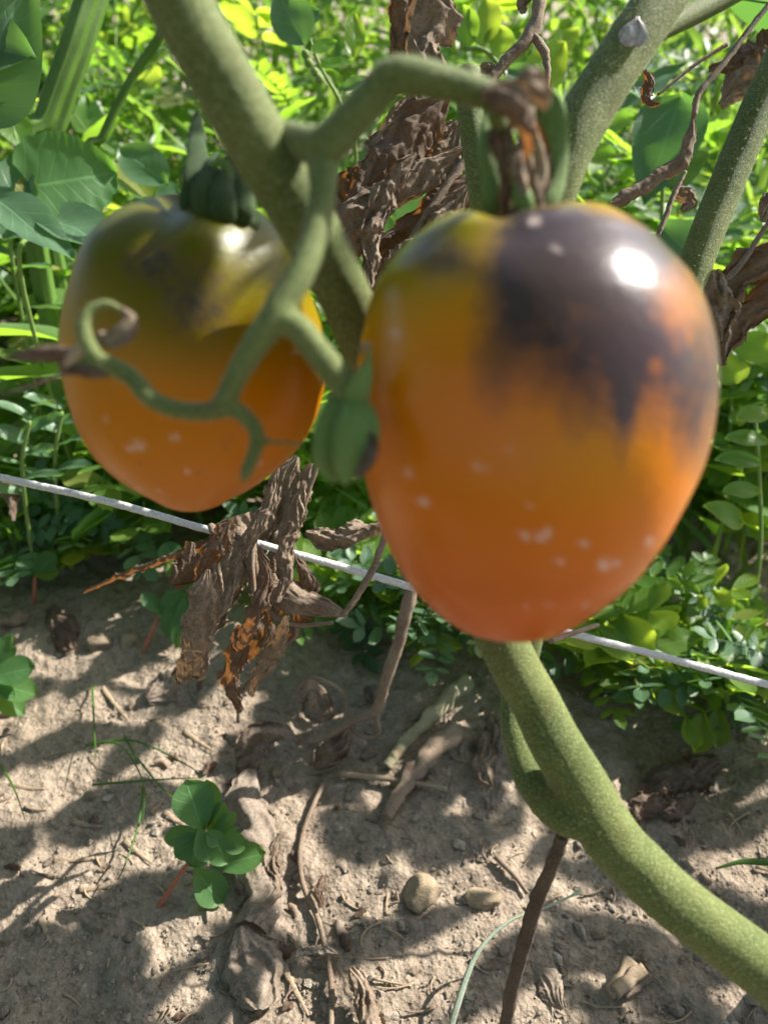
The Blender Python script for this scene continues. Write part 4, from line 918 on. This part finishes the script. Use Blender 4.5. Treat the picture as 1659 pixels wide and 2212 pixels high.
# ridged green stalks
V, F, U = tube([(footed(40, 560, .46), .0065)] + [(P(x, y, z), wd / 2 * z / 1659) for x, y, z, wd in [(60, 400, .44, 44), (100, 250, .43, 44), (160, 80, .42, 46), (200, -40, .415, 46), (250, -200, .40, 44)]], seg=24, n=40, ridge=7, ridge_amp=.09)
solo('grass_stalk', V, F, M['stalk'], 'thick ribbed green stalk rising behind the scalloped leaf', 'stalk', uv=U)
V, F, U = tube([(footed(90, 560, .47), .005)] + [(P(x, y, z), wd / 2 * z / 1659) for x, y, z, wd in [(95, 400, .46, 36), (125, 270, .45, 36), (180, 110, .44, 36), (222, -30, .435, 38), (270, -200, .43, 36)]], seg=24, n=40, ridge=7, ridge_amp=.09)
solo('grass_stalk', V, F, M['stalk'], 'sunlit ribbed stalk just behind the thickest ribbed one', 'stalk', uv=U)
V, F, U = tube([(footed(180, 600, .47), .003)] + [(P(x, y, z), wd / 2 * z / 1659) for x, y, z, wd in [(190, 420, .45, 18), (225, 290, .44, 18), (290, 160, .43, 18), (350, 70, .42, 20), (400, -60, .41, 18)]], seg=14, n=40, ridge=5, ridge_amp=.08)
solo('grass_stalk', V, F, M['stalk'], 'slender ribbed stalk slanting towards the upper vine stem', 'stalk', uv=U)
placed('berry_weed', 'weed sprig with oval leaflets and tiny yellow-green berries above the truss', 'weed', footed(790, 700, .55),
       [(775, 500, .44, 8), (765, 300, .40, 8), (735, 220, .39, 8), (690, 140, .385, 8), (660, 60, .38, 7), (620, -30, .37, 7)],
       [('oval', (660, 100, .38), (600, -20, .37), 95, 'leaf_blue', dict(up=.3)), ('oval', (672, 115, .38), (728, 88, .38), 34, 'leaf', {}), ('oval', (690, 145, .38), (760, 130, .38), 28, 'leaf', {}),
        ('oval', (735, 195, .385), (800, 170, .38), 34, 'leaf_blue', {}), ('oval', (765, 130, .42), (768, 25, .42), 46, 'leaf_yellow', dict(up=.1)), ('oval', (700, 150, .39), (740, 200, .39), 40, 'leaf', {}), ('oval', (640, 60, .38), (690, 20, .38), 50, 'leaf_blue', {})])
bw = bpy.data.objects['berry_weed']
for x, y in ((660, 117), (667, 136), (680, 155), (690, 170)):
    V, F = blob(P(x, y, .383), .0021, .0021, .0021, x, 2, False); part('berry', V, F, M['weed_stem'], bw)
placed('round_leaf_sprig', 'weed sprig with large translucent oval leaflets between the dry twig and brown leaf', 'weed', footed(1150, 760, .6),
       [(1150, 500, .5, 8), (1130, 250, .45, 9), (1060, 120, .42, 9), (1000, 105, .42, 9)],
       [('oval', (1010, 105, .42), (1000, 10, .42), 62, 'leaf', dict(up=.1)), ('oval', (1040, 105, .42), (1050, -10, .42), 76, 'leaf_yellow', dict(up=.1)), ('oval', (1075, 125, .42), (1080, 55, .42), 66, 'leaf_yellow', dict(up=.1)),
        ('oval', (1100, 150, .42), (1160, 190, .41), 70, 'leaf_blue', {}), ('oval', (960, 100, .42), (930, 40, .42), 50, 'leaf', {}), ('ovate', (1150, 190, .45), (1220, 90, .45), 90, 'leaf_yellow', dict(up=.1)), ('ovate', (1190, 120, .46), (1250, 60, .46), 60, 'leaf_yellow', {})])
placed('dark_leaved_weed', 'weed with big smooth dark green leaves between two hairy vine stems', 'weed', footed(1400, 900, .55),
       [(1420, 650, .46, 9), (1430, 420, .42, 9), (1440, 250, .41, 8)],
       [('ovate', (1470, 210, .40), (1390, 440, .40), 150, 'leaf_blue', dict(up=.3)), ('ovate', (1430, 400, .41), (1530, 330, .40), 90, 'leaf_blue', dict(up=.5)), ('ovate', (1420, 230, .41), (1350, 190, .41), 60, 'leaf_blue', dict(up=.8)), ('lance', (1340, 240, .42), (1480, 130, .42), 70, 'leaf_blue', dict(up=.8)),
        ('ovate', (1500, 560, .42), (1420, 480, .42), 110, 'leaf_blue', dict(up=.4))])
placed('bright_weed', 'bright green weed with rounded leaflets close beside the big tomato flank', 'weed', footed(1640, 1300, .45),
       [(1640, 1200, .42, 9), (1640, 1050, .40, 8), (1630, 900, .39, 8)],
       [('oval', (1659, 955, .385), (1565, 945, .38), 46, 'leaf', dict(up=.6)), ('oval', (1640, 1000, .385), (1545, 990, .38), 46, 'leaf', dict(up=.6)), ('oval', (1659, 890, .385), (1590, 905, .38), 50, 'leaf_yellow', {}), ('oval', (1640, 1060, .39), (1560, 1060, .385), 44, 'leaf', {}),
        ('ovate', (1600, 1130, .39), (1520, 1090, .385), 66, 'leaf_yellow', dict(up=.6, teeth=5)), ('ovate', (1600, 780, .40), (1659, 720, .40), 90, 'leaf', {}), ('ovate', (1590, 830, .40), (1560, 760, .40), 70, 'leaf_yellow', {})])
for k_, (fx, fy, fz, lab) in enumerate([(40, 1150, .47, 'pale weed with glossy leaflets sprouting below the withered truss bud'), (110, 1130, .50, 'pale leafy weed crowding against the small tomato base'), (20, 700, .5, 'pale sprig beside the small tomato under the scalloped leaves')]):
    f_ = footed(fx, fy, fz); rr = random.Random(k_ + 40)
    tops = [(fx + 10, fy - 120, fz - .06, 8), (fx + 25, fy - 240, fz - .08, 7)]
    placed('pale_weed', lab, 'weed', f_, tops, [('oval', (fx + 10 + q * 3, fy - 90 - 26 * q, fz - .06), (fx + 10 + (75 if q % 2 else -75) + rr.uniform(-12, 12), fy - 110 - 26 * q + rr.uniform(-20, 20), fz - .075), rr.uniform(34, 52), 'leaf_blue', dict(up=.75, roll=rr.uniform(-.4, .4))) for q in range(8)])
# seedlings
def seedling(label, foot_px, hub_px, hub_h, leaves, stem_r=.0011, group='seedlings on the bare soil', mt='seedling'):
    f = PH(*foot_px); root = thing('seedling', f, label, 'seedling', group)
    hub = PH(*hub_px, hub_h); zh = PX(hub)[2]
    V, F, U = tube([(f + Vector((0, 0, -.003)), stem_r), (f.lerp(hub, .5) + Vector((.001, 0, .001)), stem_r), (hub, stem_r * .8)], seg=8, n=14); part('stem', V, F, M['red_stem'], root, uv=U)
    for i, (b_, t_, wd, dz, kw) in enumerate(leaves):
        leaf_px(root, 'leaf', 'obovate', (*b_, zh + dz), (*t_, zh + dz + kw.pop('tz', 0)), wd * 1.08, kw.pop('mt', mt), seed=i * 2.2 + foot_px[0], cup=.05, wave=.015, bend=kw.pop('bend', .06), **kw)
    V, F, U = tube([(hub, stem_r * .8), (P(*leaves[0][0], zh), stem_r * .6)], seg=6, n=5); part('stem', V, F, M['weed_stem'], root, uv=U)
    return root
c6 = lambda x, y: (x * .5139, y * .5139 + 1619.7)
c5 = lambda x, y: (x * .5139, y * .5139 + 1150.9)
S = lambda l: l * .5139
seedling('red-stemmed seedling with fan of round green leaflets beside the worm-eaten leaf', c6(645, 672), c6(800, 465), .020, [
    (c6(855, 345), c6(785, 125), S(165), 0, dict(up=.3)), (c6(870, 330), c6(872, 125), S(110), .004, dict(up=.2)),
    (c6(850, 345), c6(690, 375), S(82), -.003, {}), (c6(855, 350), c6(735, 445), S(100), -.004, {}), (c6(860, 350), c6(800, 490), S(120), -.002, {}),
    (c6(890, 350), c6(960, 480), S(110), .0, {}), (c6(880, 345), c6(945, 222), S(80), .004, {}), (c6(885, 350), c6(997, 270), S(62), .001, {}),
    (c6(890, 355), c6(960, 310), S(26), -.001, {}), (c6(915, 358), c6(1010, 326), S(24), -.001, {}), (c6(900, 370), c6(1038, 410), S(84), .003, {}),
    (c6(835, 325), c6(885, 470), S(95), -.005, {}), (c6(870, 335), c6(925, 400), S(70), -.004, {}), (c6(890, 495), c6(1118, 430), S(118), .006, {}), (c6(815, 490), c6(935, 650), S(130), .003, dict(up=.3))])
seedling('small seedling with drooping dark leaflets beside two pebbles', c5(592, 505), c5(665, 355), .020, [
    (c5(690, 350), c5(597, 252), S(62), .004, {}), (c5(778, 240), c5(690, 330), S(90), 0, {}), (c5(776, 245), c5(700, 440), S(90), -.002, {}),
    (c5(778, 248), c5(742, 488), S(60), -.004, {}), (c5(782, 248), c5(808, 435), S(70), -.002, {}), (c5(785, 242), c5(868, 355), S(80), 0, {})])
seedling('sunlit yellow-green seedling among the hanging withered leaves', c5(700, 300), c5(765, 215), .024, [
    (c5(765, 215), c5(835, 40), S(92), 0, dict(mt='leaf_yellow', up=.1)), (c5(760, 210), c5(700, 120), S(60), .002, dict(mt='leaf_yellow')), (c5(745, 150), c5(695, 40), S(92), .006, {}), (c5(790, 160), c5(890, 30), S(80), .01, dict(mt='leaf_yellow')), (c5(760, 215), c5(850, 215), S(50), .004, dict(mt='leaf_yellow'))])
seedling('seedling with broad overlapping leaflets cut by the frame edge', (-60, 1540), (-25, 1465), .03, [
    ((-25, 1460), c5(50, 425), S(70), 0, {}), ((-25, 1462), c5(72, 480), S(60), .003, {}), ((-25, 1465), c5(150, 560), S(120), -.003, dict(up=.4)), ((-25, 1470), c5(158, 680), S(110), .0, {}), ((-25, 1475), c5(65, 690), S(60), -.003, {}), ((-30, 1480), c5(105, 765), S(90), .003, {})])
seedling('tiny seedling at the soil edge below the twine', c5(135, 300), c5(150, 180), .022, [
    (c5(150, 180), c5(235, 85), S(90), 0, {}), (c5(150, 180), c5(250, 170), S(60), -.002, dict(mt='leaf_yellow')), (c5(150, 180), c5(140, 80), S(70), .002, {}), (c5(150, 180), c5(70, 150), S(60), .002, {})])
# thin grass
def blade(rows, wd, label, group=None, mt='grass', name='wild_grass'):
    V, F, U = tube([(p, w_) for p, w_ in rows], seg=6, n=24, flat=.3)
    return solo(name, V, F, M[mt], label, 'grass', group, uv=U)
def gb(pts, h, r0): return [(PH(x, y, hh), r0 * (1 - .75 * i / (len(pts) - 1))) for i, ((x, y), hh) in enumerate(zip(pts, h))]
blade([(PH(965, 2260, .003), .0010), (PH(985, 2180, .008), .0012), (PH(1030, 2060, .018), .0009), (PH(1100, 1990, .024), .0006), (PH(1180, 1960, .026), .0004), (PH(1228, 1938, .026), .0004), (PH(1252, 1926, .026), .0009)], 0, 'pale bluish grass blade arching over soil near the hanging dry stalk', mt='pale_grass')
blade(gb([(1659, 1862), (1600, 1862), (1545, 1876)], [.02, .02, .018], .0016), 0, 'short dark grass blade poking in beside the thick stem')
for pts in [[(200, 1480), (205, 1580), (208, 1640)], [(310, 1700), (300, 1780), (270, 1870), (255, 1900)], [(200, 1605), (260, 1610), (310, 1690), (308, 1790)], [(270, 1590), (300, 1640), (370, 1720), (430, 1735)], [(185, 1610), (290, 1600), (400, 1650), (440, 1680)], [(0, 1650), (30, 1700), (55, 1770)], [(200, 1695), (330, 1685), (425, 1680)]]:
    blade(gb(pts, [.002, .010, .014, .010][:len(pts)], .0007), 0, 'hair-thin grass blade trailing over the bare soil', 'thin grass blades on the soil')
# insect
zi = .1915
IN = thing('insect', P(1365, 90, zi), 'tiny pale wedge-shaped insect with pinkish wing veins clinging to the hairy stem', 'insect')
m, t, b, out = mat('insect_wing'); co = objco(t); nn = noi(t, objco(t, (900, 900, 250)), 1.0, 4, .7)
t.links.new(ramp(t, nn, [(.35, (.22, .11, .09)), (.5, (.34, .31, .29)), (.7, (.42, .41, .41))]), b.inputs['Base Color']); M['wing'] = m
for a_, b_, w_ in (((1375, 36, zi), (1350, 99, zi - .0003), 46), ((1378, 37, zi - .0002), (1380, 100, zi - .0004), 38)):
    leaf_px(IN, 'wing', 'obovate', a_, b_, w_, 'wing', up=0, bend=.03, cup=-.12, wave=.01)
V, F, U = pxtube([(1366, 90, zi + .0004, 10), (1369, 65, zi + .0004, 16), (1377, 36, zi + .0002, 10)], seg=8, flat=.15, n=12); part('body', V, F, M['wing'], IN, uv=U)

# ------------------------------------------------------------------ dense undergrowth filling the gaps (uncountable)
def scatter(n, zone, geo, smin, smax, up, seed):
    rr = np.random.default_rng(seed); g0 = np.array(geo[0]); f0 = np.array(geo[1]); u0 = np.array(geo[2]); VV, FF, UU, TT = [], [], [], []
    for i in range(n):
        p = zone(rr); d = Vector(rr.normal(size=3)); d.z = abs(d.z) * up; nrm = Vector(rr.normal(size=3) * .6) + Vector((0, -.3, .9))
        mm = np.array(frame_m(Vector(p), d, nrm, rr.uniform(smin, smax)))
        VV.append(g0 @ mm[:3, :3].T + mm[:3, 3]); FF.append(f0 + i * len(g0)); UU.append(u0); TT.append(np.full(len(g0), rr.random()))
    return np.vstack(VV), np.vstack(FF), np.vstack(UU), np.concatenate(TT)
def zone_edge(rr):
    x = rr.uniform(-.30, .32); y = (.44 if x < -.02 else .37) + .22 * rr.random(); return (x, y, HG(x, y) + .005)
def zone_bg(rr):
    y = .66 + 1.8 * rr.random() ** 1.2; hw = (y * .83 + .3) * .62; x = rr.uniform(-hw, hw)
    top = max(.03, min(.75, .02 + (y - .50) * .50)); return (x, y, top * rr.random() ** .8)
for geo, n, smin, smax, upw, mt, nm, lab in [
    (leaf_geo('oval', 1, .5, .1, .1, 0, .03, 0, 3, 5, 1), 9000, .010, .050, .5, 'leaf', 'undergrowth', 'dense tangle of small green weed leaves filling the ground behind'),
    (leaf_geo('lance', 1, .06, .35, .1, 0, .03, 0, 3, 6, 2), 4200, .05, .15, 2.5, 'grass', 'grass_tangle', 'thin bright grass blades growing through the weeds'),
    (leaf_geo('lance', 1, .045, .4, .1, 0, .03, 0, 3, 7, 4), 420, .04, .11, 2.2, 'grass', 'edge_grass', 'sparse fine grass sprouting among the low weeds under the twine')]:
    V, F, U, T_ = scatter(n, zone_edge if nm == 'edge_grass' else zone_bg, geo, smin, smax, upw, n)
    o = link(nm, new_mesh(nm, V, F, True, U, dict(tint=T_)), M[mt]); tag(o, lab, 'undergrowth', kind='stuff')

# ------------------------------------------------------------------ the vine's own upper leaves, above the frame, that dapple the soil, plus extra ones added for shade
TL = [pinnate(.16, 3, .065, .036, 'ovate', 200 + i, .25, True, 68, 5, 9) for i in range(3)]
TM = [new_mesh('leaf', g_[0], g_[1], True, g_[2]) for g_ in TL]
for me in TM: me.materials.append(M['leaf_blue'])
r = random.Random(5)
def canopy_leaf(target, t_, seed, s=1.0):
    p = target + SUN * t_; rr = random.Random(seed)
    a = rr.uniform(0, 6.28); d = Vector((math.cos(a), math.sin(a), rr.uniform(-.5, .1)))
    o = link('leaf', TM[seed % 3], None, PL); o.matrix_local = Matrix.Translation(-base) @ frame_m(p - d * .08 * s, d, SUN + Vector((rr.uniform(-.4, .4), rr.uniform(-.4, .4), 0)), s)
for i, (px, py, k_) in enumerate([(90, 1730, .8), (530, 2190, .75), (480, 1560, .7), (680, 1560, .7), (950, 1640, .75), (1400, 2080, .9), (1260, 2240, .8), (820, 1480, .5), (160, 1420, .4), (1570, 1640, .55), (720, 1720, .5), (200, 2270, .6), (1130, 1760, .5), (1640, 2150, .7)]):
    canopy_leaf(PH(px, py), .50 + .010 * (i * 5 % 9), i, k_)
for i, (px, py, k_) in enumerate([(300, 600, .34), (430, 690, .30), (220, 520, .3), (545, 720, .26), (500, 640, .22)]): canopy_leaf(P(px, py, .15), .36, 90 + i, k_)  # extra unseen leaves, added to keep sun off the small tomato's face

# ------------------------------------------------------------------ unseen foliage added beside, behind and above the camera to cut sky fill
r = random.Random(77); parts_ = []
for i in range(210):
    if i % 3 == 0: p = Vector((r.uniform(-.95, -.42), r.uniform(-.35, .55), r.uniform(.05, .85)))
    elif i % 3 == 1: p = Vector((r.uniform(-.7, .7), r.uniform(-.75, -.32), r.uniform(.05, .95)))
    else: p = Vector((r.uniform(-.6, .45), r.uniform(-.45, .02), r.uniform(.62, 1.0)))
    a = r.uniform(0, 6.28); d = Vector((math.cos(a), math.sin(a), r.uniform(-.6, .3)))
    parts_.append(xform(TL[i % 3], frame_m(p, d, Vector((r.uniform(-.6, .6), r.uniform(-.6, .6), 1)), 1.25)))
V, F, U = join(*parts_)
o = link('sky_blocking_foliage', new_mesh('sky_blocking_foliage', V, F, True, U), M['leaf_blue']); tag(o, 'unseen leafy mass added around the camera to block sky light', 'foliage', kind='stuff')
# dry stalks standing among the weeds
for i in range(16):
    y = r.uniform(.5, .95); x = r.uniform(-.3, .35) * (y * .83 + .3) * 1.5; h = r.uniform(.08, .3)
    b_ = Vector((x, y, HG(x, y) - .003)); l_ = Vector((r.uniform(-.6, .6) * h, r.uniform(-.3, .3) * h, h))
    V, F, U = tube([(b_, .0018), (b_ + l_ * .5 + Vector((.01, 0, .01)), .0014), (b_ + l_, .0007)], seg=6, n=12, rough=.3)
    solo('dry_stalk', V, F, M['straw'], 'thin bare tan stalk standing dead among the green weeds', 'stalk', 'dead stalks among the weeds', uv=U)
